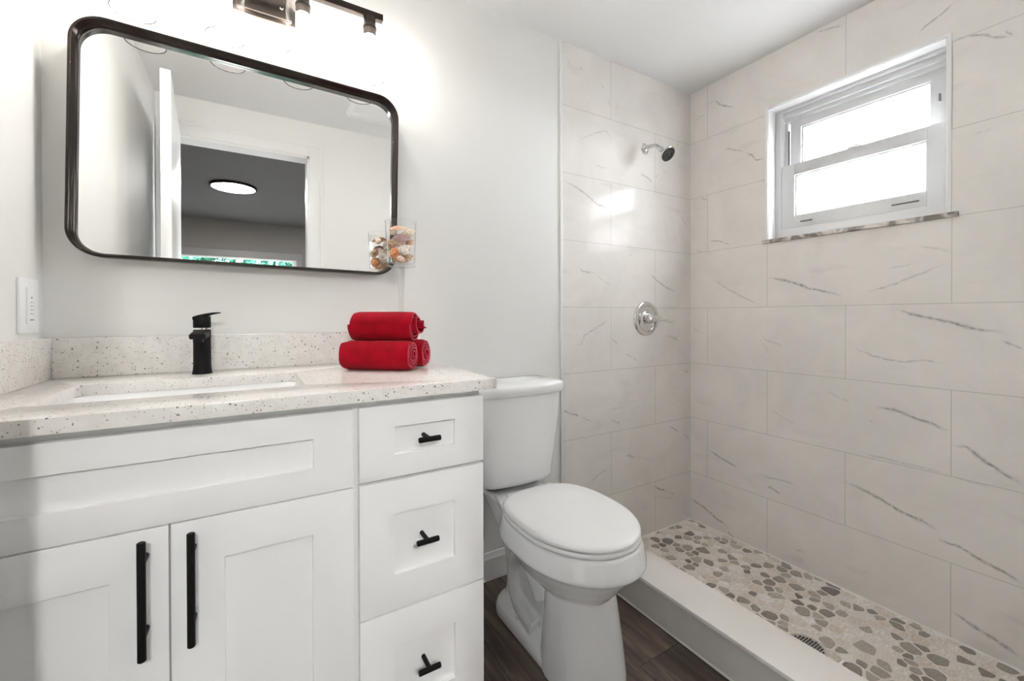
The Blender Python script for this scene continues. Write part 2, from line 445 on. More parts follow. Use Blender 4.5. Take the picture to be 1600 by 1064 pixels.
def struct(name, bm, m, parent=None, smooth=35, label=None, cat=None):
    o = link(name, bm, m, parent, smooth)
    if parent is None:
        o['kind'] = 'structure'
        tag(o, label, cat)
    return o
VEINS_RIGHT = [
 (9,0.80,[(-0.433, 1.262), (-0.54, 1.231), (-0.605, 1.199), (-0.676, 1.181), (-0.735, 1.16)]),
 (6,0.45,[(-0.81, 1.171), (-0.892, 1.194), (-0.964, 1.227), (-1.039, 1.258)]),
 (6,0.45,[(-0.148, 1.274), (-0.241, 1.209), (-0.327, 1.163), (-0.398, 1.127)]),
 (9,0.85,[(-0.907, 1.103), (-0.964, 1.079), (-1.052, 1.056), (-1.103, 1.036), (-1.147, 1.026), (-1.186, 1.024)]),
 (6,0.50,[(-1.179, 0.995), (-1.197, 0.984), (-1.226, 0.968)]),
 (6,0.45,[(-0.773, 0.944), (-0.841, 0.916), (-0.917, 0.901), (-0.987, 0.912), (-1.047, 0.907)]),
 (5,0.40,[(-0.394, 0.991), (-0.418, 0.962), (-0.502, 0.937)]),
 (5,0.30,[(-0.394, 0.967), (-0.437, 0.894)]),
 (5,0.35,[(-0.677, 0.756), (-0.722, 0.733), (-0.766, 0.718)]),
 (10,0.90,[(-0.844, 0.716), (-0.905, 0.715), (-0.965, 0.695), (-1.01, 0.685), (-1.055, 0.665)]),
 (10,0.90,[(-1.064, 0.618), (-1.099, 0.623), (-1.129, 0.595), (-1.171, 0.566), (-1.207, 0.544), (-1.228, 0.533)]),
 (8,0.70,[(-0.119, 0.351), (-0.184, 0.329), (-0.285, 0.305)]),
 (8,0.70,[(-0.428, 0.263), (-0.462, 0.251), (-0.493, 0.239)]),
 (6,0.45,[(-0.398, 0.309), (-0.437, 0.302), (-0.493, 0.31), (-0.555, 0.306)]),
 (9,0.80,[(-0.745, 0.384), (-0.801, 0.374), (-0.868, 0.352), (-0.93, 0.328), (-0.988, 0.32), (-1.027, 0.303)]),
 (9,0.80,[(-1.024, 0.268), (-1.075, 0.269), (-1.134, 0.247), (-1.181, 0.236), (-1.229, 0.216)]),
 (9,0.80,[(-0.001, 0.049), (-0.099, 0.024), (-0.184, -0.01), (-0.236, -0.02)]),
 (7,0.70,[(-0.228, -0.041), (-0.241, -0.057), (-0.268, -0.071)]),
 (10,0.85,[(-1.063, 0.032), (-1.116, 0.011), (-1.163, -0.001), (-1.208, -0.019), (-1.229, -0.025)]),
 (6,0.50,[(-0.552, 0.01), (-0.581, 0.018), (-0.59, 0.008)]),
 (5,0.30,[(-0.437, 0.637), (-0.502, 0.601), (-0.555, 0.584)]),
 (6,0.40,[(-0.787, 0.519), (-0.855, 0.518), (-0.965, 0.518), (-1.053, 0.512)]),
 (5,0.30,[(-1.064, 0.51), (-1.162, 0.501)]),
 (4,0.30,[(-0.879, 1.26), (-0.964, 1.27)]),
 (4,0.35,[(-0.023, 1.013), (-0.074, 0.984)]),
 (4,0.30,[(-0.821, 0.666), (-0.841, 0.646)]),
 (7,0.70,[(-0.153, 2.227), (-0.181, 2.196), (-0.201, 2.178), (-0.26, 2.147)]),
 (4,0.35,[(-0.111, 2.223), (-0.153, 2.227)]),
 (6,0.50,[(-0.632, 2.316), (-0.664, 2.306), (-0.7, 2.3), (-0.735, 2.287)]),
 (4,0.35,[(-0.029, 2.163), (-0.074, 2.172), (-0.104, 2.174)]),
 (7,0.60,[(-0.971, 2.119), (-0.991, 2.137), (-1.016, 2.146), (-1.038, 2.158), (-1.063, 2.177)]),
 (7,0.65,[(-1.057, 2.041), (-1.084, 2.039), (-1.101, 2.039), (-1.124, 2.028), (-1.141, 2.019), (-1.16, 2.002), (-1.197, 1.98)]),
 (6,0.50,[(-1.184, 2.011), (-1.189, 2.0), (-1.2, 1.982)]),
 (6,0.50,[(-0.208, 1.953), (-0.26, 1.93), (-0.323, 1.894)]),
 (7,0.70,[(-0.323, 1.894), (-0.353, 1.872), (-0.376, 1.839), (-0.414, 1.838)]),
 (6,0.60,[(-0.067, 1.731), (-0.089, 1.718), (-0.111, 1.707)]),
 (6,0.55,[(-0.118, 1.49), (-0.174, 1.475), (-0.214, 1.459), (-0.247, 1.442)]),
 (5,0.50,[(-0.044, 1.442), (-0.078, 1.43)]),
 (5,0.30,[(-0.969, 1.334), (-0.999, 1.327), (-1.031, 1.316), (-1.059, 1.298)]),
 (4,0.25,[(-1.108, 1.699), (-1.158, 1.697)]),
]
VEINS_BACK = [
 (7,0.70,[(-0.903, 1.697), (-0.834, 1.678), (-0.768, 1.652), (-0.7, 1.615), (-0.602, 1.6)]),
 (5,0.35,[(-0.807, 1.899), (-0.781, 1.915), (-0.714, 1.95), (-0.644, 1.98), (-0.615, 1.96), (-0.594, 1.933)]),
 (5,0.40,[(-0.889, 2.261), (-0.858, 2.236)]),
 (6,0.50,[(-0.806, 2.239), (-0.783, 2.232)]),
 (6,0.45,[(-0.672, 2.199), (-0.651, 2.181)]),
 (6,0.50,[(-0.404, 1.811), (-0.356, 1.802), (-0.306, 1.776)]),
 (6,0.50,[(-0.29, 1.807), (-0.269, 1.83)]),
 (5,0.35,[(-0.714, 1.8), (-0.672, 1.797), (-0.63, 1.799)]),
 (6,0.35,[(-0.133, 2.242), (-0.093, 2.238)]),
 (5,0.50,[(-0.102, 2.047), (-0.115, 2.009)]),
 (5,0.40,[(-0.079, 1.626), (-0.032, 1.583)]),
 (5,0.40,[(-0.23, 1.856), (-0.204, 1.856)]),
 (5,0.30,[(-0.622, 2.138), (-0.615, 2.098)]),
 (7,0.55,[(-0.813, 1.311), (-0.787, 1.286), (-0.715, 1.283)]),
 (5,0.30,[(-0.715, 1.283), (-0.66, 1.25), (-0.602, 1.224)]),
 (7,0.70,[(-0.335, 1.309), (-0.279, 1.266), (-0.199, 1.23), (-0.128, 1.212)]),
 (5,0.40,[(-0.487, 1.396), (-0.462, 1.379)]),
 (6,0.45,[(-0.831, 0.944), (-0.796, 0.947), (-0.779, 0.987), (-0.697, 1.027), (-0.622, 1.061)]),
 (6,0.50,[(-0.607, 0.968), (-0.564, 0.941)]),
 (6,0.40,[(-0.524, 0.894), (-0.474, 0.874), (-0.422, 0.847)]),
 (6,0.50,[(-0.211, 0.976), (-0.104, 0.946)]),
 (6,0.50,[(-0.133, 0.971), (-0.104, 0.935)]),
 (8,0.70,[(-0.908, 0.654), (-0.866, 0.63), (-0.806, 0.612)]),
 (5,0.35,[(-0.806, 0.612), (-0.735, 0.575)]),
 (6,0.40,[(-0.613, 0.621), (-0.545, 0.62)]),
 (6,0.50,[(-0.608, 0.57), (-0.545, 0.542)]),
 (8,0.55,[(-0.509, 0.378), (-0.443, 0.356)]),
 (6,0.50,[(-0.484, 0.393), (-0.468, 0.349)]),
 (6,0.40,[(-0.753, 0.279), (-0.699, 0.31), (-0.633, 0.332)]),
 (4,0.30,[(-0.443, 0.36), (-0.358, 0.334), (-0.292, 0.304)]),
 (8,0.70,[(-0.303, 0.182), (-0.269, 0.157), (-0.2, 0.134)]),
 (6,0.40,[(-0.2, 0.134), (-0.129, 0.092)]),
 (7,0.60,[(-0.181, 0.477), (-0.104, 0.442)]),
 (6,0.50,[(-0.055, 0.422), (-0.01, 0.377)]),
 (6,0.50,[(-0.067, 0.776), (-0.01, 0.762)]),
 (5,0.30,[(-0.303, 0.125), (-0.105, 0.066)]),
]
# ------------------------------------------------------------------ the setting
ZC = 2.325            # ceiling
YF = -1.515           # inner face of the wall with the doorway
XL, XR = -2.568, 0.0
Z0, HROW, HALF = 1.1208, .3065, .3163      # tile course line, course height, half a tile

def marks(bm, axes, off, polylines, grout):
    """veins (soft ribbons) and grout lines laid on a tiled face. axes(a, z, d) -> world point"""
    lv = bm.verts.layers.float.get('vein') or bm.verts.layers.float.new('vein')
    lg = bm.verts.layers.float.get('grout') or bm.verts.layers.float.new('grout')
    rnd = random.Random(3)
    for w, al, pts in polylines:
        P = [Vector((p[0], p[1])) for p in pts]
        out = []
        for a, b in zip(P[:-1], P[1:]):
            n = max(1, int((b - a).length / .009))
            for k in range(n): out.append(a.lerp(b, k / n))
        out.append(P[-1])
        n = len(out); rows = []
        for i, p in enumerate(out):
            t = (out[min(n - 1, i + 1)] - out[max(0, i - 1)]).normalized()
            q = Vector((-t.y, t.x))
            tt = i / (n - 1)
            env = min(1, 4.5 * tt + .12, 4.5 * (1 - tt) + .12)
            j = mnoise.noise(Vector((p.x * 40, p.y * 40, w))) * .0035
            hw = w * .00098 * (.55 + .45 * env) * (1 + .55 * mnoise.noise(Vector((p.x * 55, p.y * 55, 9))))
            c = p + q * j
            row = []
            for s, v in ((-1, 0), (-.38, .42), (0, 1), (.38, .42), (1, 0)):
                vv = c + q * hw * s
                o = bm.verts.new(axes(vv.x, vv.y, off * .5)); o[lv] = min(1, al * 1.25) * v * env * (.8 + .2 * rnd.random())
                row.append(o)
            rows.append(row)
        for a, b in zip(rows[:-1], rows[1:]):
            for k in range(4): bm.faces.new((a[k], a[k + 1], b[k + 1], b[k]))
    g = .0013
    for a0, z0, a1, z1 in grout:
        if abs(a1 - a0) > abs(z1 - z0): q = [(a0, z0 - g), (a1, z1 - g), (a1, z1 + g), (a0, z0 + g)]
        else: q = [(a0 - g, z0), (a0 + g, z0), (a1 + g, z1), (a1 - g, z1)]
        vs = [bm.verts.new(axes(x, z, off)) for x, z in q]
        for v in vs: v[lg] = .45
        bm.faces.new(vs)

# floors
bm = bm_new(); box(bm, XL - .1, -.905, -1.63, .1, -.10, 0.0)
struct('floor', bm, M['plank'], label='dark brown wood plank bathroom floor around the toilet', cat='floor')
bm = bm_new(); box(bm, -4.2, .6, -5.6, -1.63, -.10, 0.0)
struct('floor_bedroom', bm, M['plank'], label='dark plank floor of the room beyond the doorway', cat='floor')
# ceilings
bm = bm_new(); box(bm, XL - .1, .14, -1.63, .1, ZC, ZC + .1)
struct('ceiling', bm, M['ceiling'], label='white flat bathroom ceiling', cat='ceiling')
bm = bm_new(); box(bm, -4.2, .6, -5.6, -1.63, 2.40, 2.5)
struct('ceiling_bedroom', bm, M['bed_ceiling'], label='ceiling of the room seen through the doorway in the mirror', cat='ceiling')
# walls
bm = bm_new(); box(bm, XL - .1, .14, 0, .1, -.15, ZC)
struct('wall_back', bm, M['wall'], label='pale grey painted wall behind mirror and toilet', cat='wall')
bm = bm_new(); box(bm, XL - .1, XL, -1.63, 0, -.1, ZC)
struct('wall_left', bm, M['wall'], label='pale grey painted side wall at the left of the vanity', cat='wall')

# tiled panel of the back wall in the shower
bm = bm_new(); box(bm, -.908, 0, -.006, 0, -.15, ZC)
grout = []
zt = [Z0 - k * HROW for k in range(-3, 4)]
for z in zt: grout.append((-.908, z, 0, z))
for k in range(-4, 5):
    zb, ztop = max(-.1, Z0 - (k + 1) * HROW), min(ZC, Z0 - k * HROW)
    if ztop <= zb: continue
    x = -.6079 if k % 2 == 0 else -.2916
    grout.append((x, zb, x, ztop))
marks(bm, lambda a, z, d: (a, -.006 - d, z), .0003, VEINS_BACK, grout)
struct('wall_shower', bm, M['tile'], smooth=0, label='marble tiled shower wall carrying the shower head and valve', cat='wall')

# right wall round the window opening
WY0, WY1, WZ0, WZ1 = -1.048, -.430, 1.443, 2.064
bm = bm_new()
for y0, y1, z0, z1 in ((-1.63, .1, -.15, WZ0), (-1.63, .1, WZ1, ZC), (-1.63, WY0, WZ0, WZ1), (WY1, .1, WZ0, WZ1)):
    box(bm, 0, .14, y0, y1, z0, z1)
grout = []
for k in range(-4, 5):
    z = Z0 - k * HROW
    if -3 <= k <= 3:
        if WZ0 < z < WZ1: grout += [(WY1, z, 0, z), (YF, z, WY0, z)]
        else: grout.append((YF, z, 0, z))
    zb, zz = max(-.1, z - HROW), min(ZC, z)
    if zz <= zb: continue
    for j in range(0, 6):
        if (j % 2 == 0) != (k % 2 == 0): continue
        y = -(.1116 + HALF * j)
        if y < YF: continue
        if WY0 < y < WY1:
            if zz > WZ1: grout.append((y, max(zb, WZ1), y, zz))
            if zb < WZ0: grout.append((y, zb, y, min(zz, WZ0)))
        else: grout.append((y, zb, y, zz))
marks(bm, lambda a, z, d: (-d, a, z), .0003, VEINS_RIGHT, grout)
struct('wall_right', bm, M['tile'], smooth=0, label='marble tiled wall around the small window', cat='wall')

# wall with the doorway, where the photograph was taken from
DX0, DX1, DZ = -2.545, -1.80, 2.105
bm = bm_new()
box(bm, XL, DX0, -1.63, YF, -.1, ZC); box(bm, DX1, 0, -1.63, YF, -.15, ZC); box(bm, DX0, DX1, -1.63, YF, DZ, ZC)
struct('wall_front', bm, M['wall'], label='pale grey wall around the open doorway, seen in the mirror', cat='wall')
bm = bm_new()
for x0, x1, z0, z1 in ((DX1, DX1 + .08, 0, DZ + .08), (DX0 - .021, DX0, 0, DZ + .08), (DX0, DX1, DZ, DZ + .08)):
    box(bm, x0, x1, YF, YF + .011, z0, z1, .002)
for x0, x1, z0, z1 in ((DX1 + .062, DX1 + .08, 0, DZ + .08), (DX0, DX1 + .062, DZ + .062, DZ + .08)):
    box(bm, x0, x1, YF + .009, YF + .015, z0, z1, .002)
for x0, x1, z0, z1 in ((DX1 - .012, DX1, 0, DZ), (DX0, DX0 + .012, 0, DZ), (DX0, DX1, DZ - .012, DZ)):
    box(bm, x0, x1, -1.63, YF + .002, z0, z1)
struct('trim_1', bm, M['trim'], label='white door casing around the open doorway, seen in the mirror', cat='door casing')
# open door leaf
bm = bm_new(); box(bm, -.765, 0, 0, .036, .01, DZ - .004, .002)
d = struct('door_1', bm, M['trim'], label='white door standing open beside the left wall, seen in the mirror', cat='door')
d.location = (DX0 + .054, YF + .018, 0); d.rotation_euler = (0, 0, -PI / 2 - .075)

# bedroom shell
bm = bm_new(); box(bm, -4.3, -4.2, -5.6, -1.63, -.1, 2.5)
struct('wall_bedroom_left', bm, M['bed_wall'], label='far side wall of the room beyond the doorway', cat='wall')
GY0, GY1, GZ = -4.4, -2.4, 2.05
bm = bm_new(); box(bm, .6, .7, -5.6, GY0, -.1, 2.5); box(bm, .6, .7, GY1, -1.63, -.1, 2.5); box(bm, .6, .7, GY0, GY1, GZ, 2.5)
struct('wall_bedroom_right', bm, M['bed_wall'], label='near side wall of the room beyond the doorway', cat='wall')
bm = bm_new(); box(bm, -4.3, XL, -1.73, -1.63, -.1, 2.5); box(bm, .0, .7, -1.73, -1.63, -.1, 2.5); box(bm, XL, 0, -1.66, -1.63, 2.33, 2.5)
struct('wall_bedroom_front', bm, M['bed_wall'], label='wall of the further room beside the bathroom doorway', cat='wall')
w3 = thing('added_daylight_opening', 'unseen wide patio door added for daylight in the side wall of the further room', 'patio door', (.64, (GY0 + GY1) / 2, 0)); w3['kind'] = 'structure'  # unseen glazing, added to bring more daylight through the doorway
bm = bm_new()
for y0, y1, z0, z1 in ((GY0, GY1, 0, .06), (GY0, GY1, GZ - .06, GZ), (GY0, GY0 + .06, .06, GZ - .06), (GY1 - .06, GY1, .06, GZ - .06), (-3.54, -3.46, .06, GZ - .06)):
    box(bm, .61, .67, y0, y1, z0, z1, .002)
link('added_opening_frame', bm, M['vinyl'], w3)
for y0, y1 in ((GY0 + .06, -3.54), (-3.46, GY1 - .06)):
    bm = bm_new(); box(bm, .637, .643, y0, y1, .06, GZ - .06); link('added_opening_glass', bm, M['pane'], w3)
BX0, BX1, BZ0, BZ1 = -2.99, -1.57, .75, 1.905
bm = bm_new()
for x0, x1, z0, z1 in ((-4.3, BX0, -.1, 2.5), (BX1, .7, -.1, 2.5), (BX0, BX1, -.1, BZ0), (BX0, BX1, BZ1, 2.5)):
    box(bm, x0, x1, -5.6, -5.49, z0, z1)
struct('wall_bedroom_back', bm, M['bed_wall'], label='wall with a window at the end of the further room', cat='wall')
w2 = thing('window_2', 'white framed window with greenery outside, seen in the mirror', 'window', (-2.28, -5.49, BZ0)); w2['kind'] = 'structure'
bm = bm_new()
for x0, x1, z0, z1 in ((BX0 - .07, BX1 + .07, BZ1, BZ1 + .09), (BX0 - .07, BX0, BZ0, BZ1), (BX1, BX1 + .07, BZ0, BZ1), (BX0 - .09, BX1 + .09, BZ0 - .04, BZ0)):
    box(bm, x0, x1, -5.49, -5.47, z0, z1, .002)
link('window_casing', bm, M['bed_trim'], w2)
bm = bm_new()
for x0, x1, z0, z1 in ((BX0, BX1, BZ1 - .022, BZ1), (BX0, BX1, BZ0, BZ0 + .05), (BX0, BX0 + .05, BZ0 + .05, BZ1 - .022), (BX1 - .05, BX1, BZ0 + .05, BZ1 - .022), (-2.325, -2.265, BZ0 + .05, BZ1 - .022)):
    box(bm, x0, x1, -5.56, -5.50, z0, z1, .002)
link('window_frame', bm, M['vinyl'], w2)
for x0, x1 in ((BX0 + .05, -2.325), (-2.265, BX1 - .05)):
    bm = bm_new(); box(bm, x0, x1, -5.535, -5.53, BZ0 + .05, BZ1 - .022); link('window_pane', bm, M['pane'], w2)

# baseboards
def baseboard(x0, x1, y0, y1, along):
    bm = bm_new(); box(bm, x0, x1, y0, y1, 0, .108, .0)
    for v in bm.verts:
        if v.co.z > .1:
            if along == 'x' and v.co.y < (y0 + y1) / 2: v.co.y += .008; v.co.z -= .0
    return bm
bm = bm_new()
loft(bm, [[(x, y, z) for y, z in ((0, 0), (-.014, 0), (-.014, .088), (-.009, .098), (-.007, .110), (0, .110))] for x in (-1.60, -.908)])
struct('baseboard_back', bm, M['trim'], smooth=20, label='white baseboard on the wall behind the toilet', cat='baseboard')
# tile edge trim on the back wall
bm = bm_new(); box(bm, -.9185, -.908, -.009, 0, .135, ZC, .002)
struct('trim_2', bm, M['trim'], label='thin white edge strip where the shower tile meets the painted wall', cat='trim')

# shower floor of sliced pebbles (a mosaic: one surface)
def clip(poly, px, py, nx, ny):
    out = []
    for i in range(len(poly)):
        a = poly[i]; b = poly[(i + 1) % len(poly)]
        da = (a[0] - px) * nx + (a[1] - py) * ny; db = (b[0] - px) * nx + (b[1] - py) * ny
        if da <= 0: out.append(a)
        if da * db < 0:
            t = da / (da - db); out.append((a[0] + (b[0] - a[0]) * t, a[1] + (b[1] - a[1]) * t))
    return out
def pebbles(bm, x0, x1, y0, y1, z):
    rnd = random.Random(11)
    lt = bm.verts.layers.float.new('tint')
    seeds = []
    tries = 0
    while tries < 26000:
        tries += 1
        p = (rnd.uniform(x0 - .02, x1 + .02), rnd.uniform(y0 - .02, y1 + .02)); r = rnd.choice((.025, .033, .041, .052))
        if all((p[0] - q[0]) ** 2 + (p[1] - q[1]) ** 2 > (.5 * (r + q[2])) ** 2 * 1.25 for q in seeds): seeds.append((*p, r))
    cell = {}
    for s in seeds: cell.setdefault((int(s[0] // .08), int(s[1] // .08)), []).append(s)
    for s in seeds:
        poly = [(s[0] - .06, s[1] - .06), (s[0] + .06, s[1] - .06), (s[0] + .06, s[1] + .06), (s[0] - .06, s[1] + .06)]
        cx, cy = int(s[0] // .08), int(s[1] // .08)
        for i in (-1, 0, 1):
            for j in (-1, 0, 1):
                for q in cell.get((cx + i, cy + j), ()):
                    if q is s: continue
                    dx, dy = q[0] - s[0], q[1] - s[1]; L = math.hypot(dx, dy)
                    k = .5 + .5 * (s[2] - q[2]) / (s[2] + q[2]) * .7
                    gap = .0016
                    poly = clip(poly, s[0] + dx * k - dx / L * gap, s[1] + dy * k - dy / L * gap, dx / L, dy / L)
                    if len(poly) < 3: break
        for e in ((x0 + .002, 0, -1, 0), (x1 - .002, 0, 1, 0), (0, y0 + .002, 0, -1), (0, y1 - .002, 0, 1)):
            if len(poly) >= 3: poly = clip(poly, *e)
        if len(poly) < 3: continue
        ar = abs(sum(poly[i][0] * poly[(i + 1) % len(poly)][1] - poly[(i + 1) % len(poly)][0] * poly[i][1] for i in range(len(poly)))) / 2
        if ar < .00012: continue
        mx = sum(p[0] for p in poly) / len(poly); my = sum(p[1] for p in poly) / len(poly)
        if math.hypot(mx - DRAIN[0], my - DRAIN[1]) < .066: continue
        for _ in range(2):
            nn = []
            for i in range(len(poly)):
                a = poly[i]; b = poly[(i + 1) % len(poly)]
                nn += [(a[0] * .86 + b[0] * .14, a[1] * .86 + b[1] * .14), (a[0] * .14 + b[0] * .86, a[1] * .14 + b[1] * .86)]
            poly = nn
        tint = rnd.uniform(0, .46) if rnd.random() < .57 else rnd.uniform(.56, 1)
        sh = .88 if tint > .5 else .97
        low = [bm.verts.new((mx + (p[0] - mx) * sh, my + (p[1] - my) * sh, z)) for p in poly]
        top = [bm.verts.new((mx + (p[0] - mx) * sh * .95, my + (p[1] - my) * sh * .95, z + .0016)) for p in poly]
        for v in low + top: v[lt] = tint
        for i in range(len(poly)):
            j = (i + 1) % len(poly); f = bm.faces.new((low[i], low[j], top[j], top[i])); f.material_index = 1
        f = bm.faces.new(top); f.material_index = 1
DRAIN = (-.475, -.815)
ZS = -.070
bm = bm_new(); box(bm, -.86, 0, YF, 0, -.15, ZS)
pebbles(bm, -.765, 0, YF, 0, ZS)
struct('floor_shower', bm, [M['pebble_grout'], M['pebble']], smooth=0, label='shower floor of sliced grey and cream pebbles', cat='shower floor')
# caulk bead where the pebble floor meets the tiled walls
bm = bm_new()
for pts in ([(-.765, -.006, ZS), (0, -.006, ZS)], [(0, YF, ZS), (0, 0, ZS)]):
    tube(bm, pts, .006, 8)
struct('trim_3', bm, M['caulk'], label='pale caulk line along the foot of the shower tiles', cat='trim')

# window in the tiled wall
w1 = thing('window_1', 'small white sash window in the marble tiled wall', 'window', (0.065, -.739, WZ0)); w1['kind'] = 'structure'
bm = bm_new()                                                      # narrow white edge trim round the opening, with its jamb liner
t = .0115
for y0, y1, z0, z1 in ((WY1, WY1 + t, WZ0, WZ1 + t), (WY0 - t, WY0, WZ0, WZ1 + t), (WY0, WY1, WZ1, WZ1 + t)):
    box(bm, -.004, .004, y0, y1, z0, z1, .0015)
for y0, y1, z0, z1 in ((WY1 - .003, WY1, WZ0, WZ1), (WY0, WY0 + .003, WZ0, WZ1), (WY0, WY1, WZ1 - .003, WZ1)):
    box(bm, .0, .062, y0, y1, z0, z1)
link('edge_trim', bm, M['trim'], w1)
bm = bm_new(); box(bm, -.013, .075, WY0 - .030, WY1 + .022, WZ0 - .019, WZ0 - .002, .002)
link('window_sill', bm, M['sill'], w1)['label'] = 'thin grey marble sill'
FY0, FY1, FZ0, FZ1 = WY0 + .003, WY1 - .003, WZ0, WZ1 - .003
bm = bm_new()                                                      # outer vinyl frame, stepped
for a, x0, x1 in ((.026, .060, .135), (.040, .098, .135)):
    box(bm, x0, x1 if a > .03 else .098, FY1 - a, FY1, FZ0 + .046, FZ1 - (.012 if a < .03 else .052), .0015)
    box(bm, x0, x1 if a > .03 else .098, FY0, FY0 + a * .55, FZ0 + .046, FZ1 - (.012 if a < .03 else .052), .0015)
box(bm, .060, .135, FY0, FY1, FZ0, FZ0 + .046, .0015)
for x0, z, z1 in ((.060, FZ1 - .012, FZ1), (.078, FZ1 - .036, FZ1 - .012), (.092, FZ1 - .052, FZ1 - .036)):
    box(bm, x0, .135, FY0 + (.0145 if x0 > .06 else 0), FY1 - (.0265 if x0 > .06 else 0), z, z1, .001)
link('window_frame', bm, M['vinyl'], w1)
def sash(name, x, y0, y1, z0, z1, gy0, gy1, gz0, gz1, glass, gm):
    bm = bm_new()
    box(bm, x, x + .030, gy1, y1, z0, z1, .0015); box(bm, x, x + .030, y0, gy0, z0, z1, .0015)
    box(bm, x, x + .030, gy0, gy1, gz1, z1, .0015); box(bm, x, x + .030, gy0, gy1, z0, gz0, .0015)
    b2 = .006                                                       # glazing bead
    for a in ((gy0, gy1, gz1 - b2, gz1), (gy0, gy1, gz0, gz0 + b2), (gy0, gy0 + b2, gz0 + b2, gz1 - b2), (gy1 - b2, gy1, gz0 + b2, gz1 - b2)):
        box(bm, x + .010, x + .026, *a)
    o = link(name, bm, M['vinyl'], w1)
    bm = bm_new(); box(bm, x + .017, x + .021, gy0, gy1, gz0, gz1)
    g = link(glass, bm, gm, o)
    return o
us = sash('upper_sash', .104, -1.036, -.480, 1.77, 2.013, -.979, -.526, 1.79, 1.9715, 'upper_pane', M['pane'])
ls = sash('lower_sash', .066, -1.036, -.4565, 1.4885, 1.791, -.977, -.516, 1.5455, 1.7385, 'lower_pane', M['frost'])
ls.children[0]['label'] = 'bright frosted glass pane'; us.children[0]['label'] = 'bright white glass pane'
bm = bm_new()
for yc, L in ((-.567, .048), (-.915, .082)):                       # finger lifts
    box(bm, .060, .068, yc - L / 2, yc + L / 2, 1.513, 1.518, .001)
link('finger_lift', bm, M['grey_mark'], ls)['label'] = 'grey finger lift slots'
bm = bm_new(); box(bm, .066, .094, -.775, -.725, 1.791, 1.797, .002); rod(bm, (.08, -.752, 1.797), (.08, -.752, 1.806), .007); box(bm, .070, .078, -.757, -.749, 1.803, 1.812, .001)
link('sash_lock', bm, M['chrome'], ls)
bm = bm_new(); box(bm, .1015, .106, -1.006, -1.000, 1.885, 1.912, .001)
link('latch', bm, M['grey_mark'], us)
bm = bm_new(); box(bm, .099, .104, -.479, -.472, 1.80, 1.965)
link('track_slot', bm, M['grey_mark'], w1)['label'] = 'dark slot of the sash track'
# ------------------------------------------------------------------ shower fittings
curb = thing('shower_curb', 'low tiled curb with a white stone cap beside the toilet', 'shower curb', (-.83, YF / 2, 0))
bm = bm_new(); box(bm, -.905, -.765, YF, 0, -.10, .121)
link('curb_body', bm, M['curb_tile'], curb)['label'] = 'grey marble tile facing'
bm = bm_new(); box(bm, -.915, -.752, YF, -.006, .121, .134, .0025)
link('curb_cap', bm, M['stone'], curb)['label'] = 'white stone slab'
bm = bm_new(); box(bm, -.911, -.905, YF, -.014, 0, .006, .002)
link('caulk_bead', bm, M['caulk'], curb)

sh = thing('showerhead', 'chrome shower head with black face on the tiled wall', 'shower head', (-.37, -.006, 1.945))
FC = Vector((-.370, -.150, 1.872)); FD = Vector((.02, -.74, -.67)).normalized()
bm = bm_new(); lathe(bm, [(0, .016), (.010, .0155), (.018, .011), (.026, .004), (.0285, .001), (.0285, 0), (0, 0)], frame_to((-.37, -.006, 1.945), (0, -1, 0)), 36)
link('wall_flange', bm, M['chrome'], sh)
neck = FC - FD * .052
bm = bm_new()
pth = spline([(-.37, -.008, 1.945), (-.37, -.045, 1.945), (-.37, -.078, 1.935), tuple(neck)], 8)
tube(bm, pth, .0102, 18)
link('shower_arm', bm, M['chrome'], sh)
bm = bm_new(); mtx = frame_to(neck, FD)
lathe(bm, [(0, -.006), (.012, -.006), (.0135, -.003), (.0135, .006), (.0115, .009), (.0135, .013), (.014, .017), (.019, .024), (.030, .040), (.0375, .047), (.0385, .052), (.0375, .056), (.034, .0565), (0, .0565)], mtx, 40)
hd = link('head_body', bm, M['chrome'], sh)
bm = bm_new(); lathe(bm, [(0, .0565), (.0345, .0565), (.034, .0605), (.020, .0600), (.0185, .0575), (.009, .0575), (.008, .061), (0, .061)], mtx, 40)
for ring, n in ((.027, 18), (.031, 22)):
    for i in range(n):
        a = 2 * PI * i / n; p = mtx @ Vector((ring * math.cos(a), ring * math.sin(a), .0600)); rod(bm, p, p + FD * .0018, .0012, 6)
link('spray_face', bm, M['rubber'], hd)['label'] = 'black spray face'

VX, VZ = -.364, 1.065
va = thing('shower_valve', 'round chrome shower valve with lever below the shower head', 'shower valve', (VX, -.006, VZ))
m = frame_to((VX, -.006, VZ), (0, -1, 0))
bm = bm_new(); lathe(bm, [(0, 0), (.089, 0), (.090, .003), (.087, .008), (.079, .0115), (.069, .012), (.066, .010), (.060, .007), (.038, .009), (.034, .012), (0, .012)], m, 64)
link('escutcheon', bm, M['chrome'], va)
bm = bm_new(); lathe(bm, [(0, .006), (.027, .006), (.0275, .012), (.0255, .030), (.0265, .034), (.0235, .050), (.016, .058), (0, .060)], m, 40)
link('hub', bm, M['chrome'], va)
bm = bm_new()
tube(bm, spline([(VX - .004, -.052, VZ + .006), (VX + .035, -.060, VZ), (VX + .080, -.064, VZ - .006), (VX + .122, -.066, VZ - .012), (VX + .130, -.066, VZ - .013)], 6),
     [.0175 - .0085 * min(1, i / 12) + (.0025 * max(0, (i - 12) / 12)) for i in range(25)], 20)
link('lever', bm, M['chrome'], va)

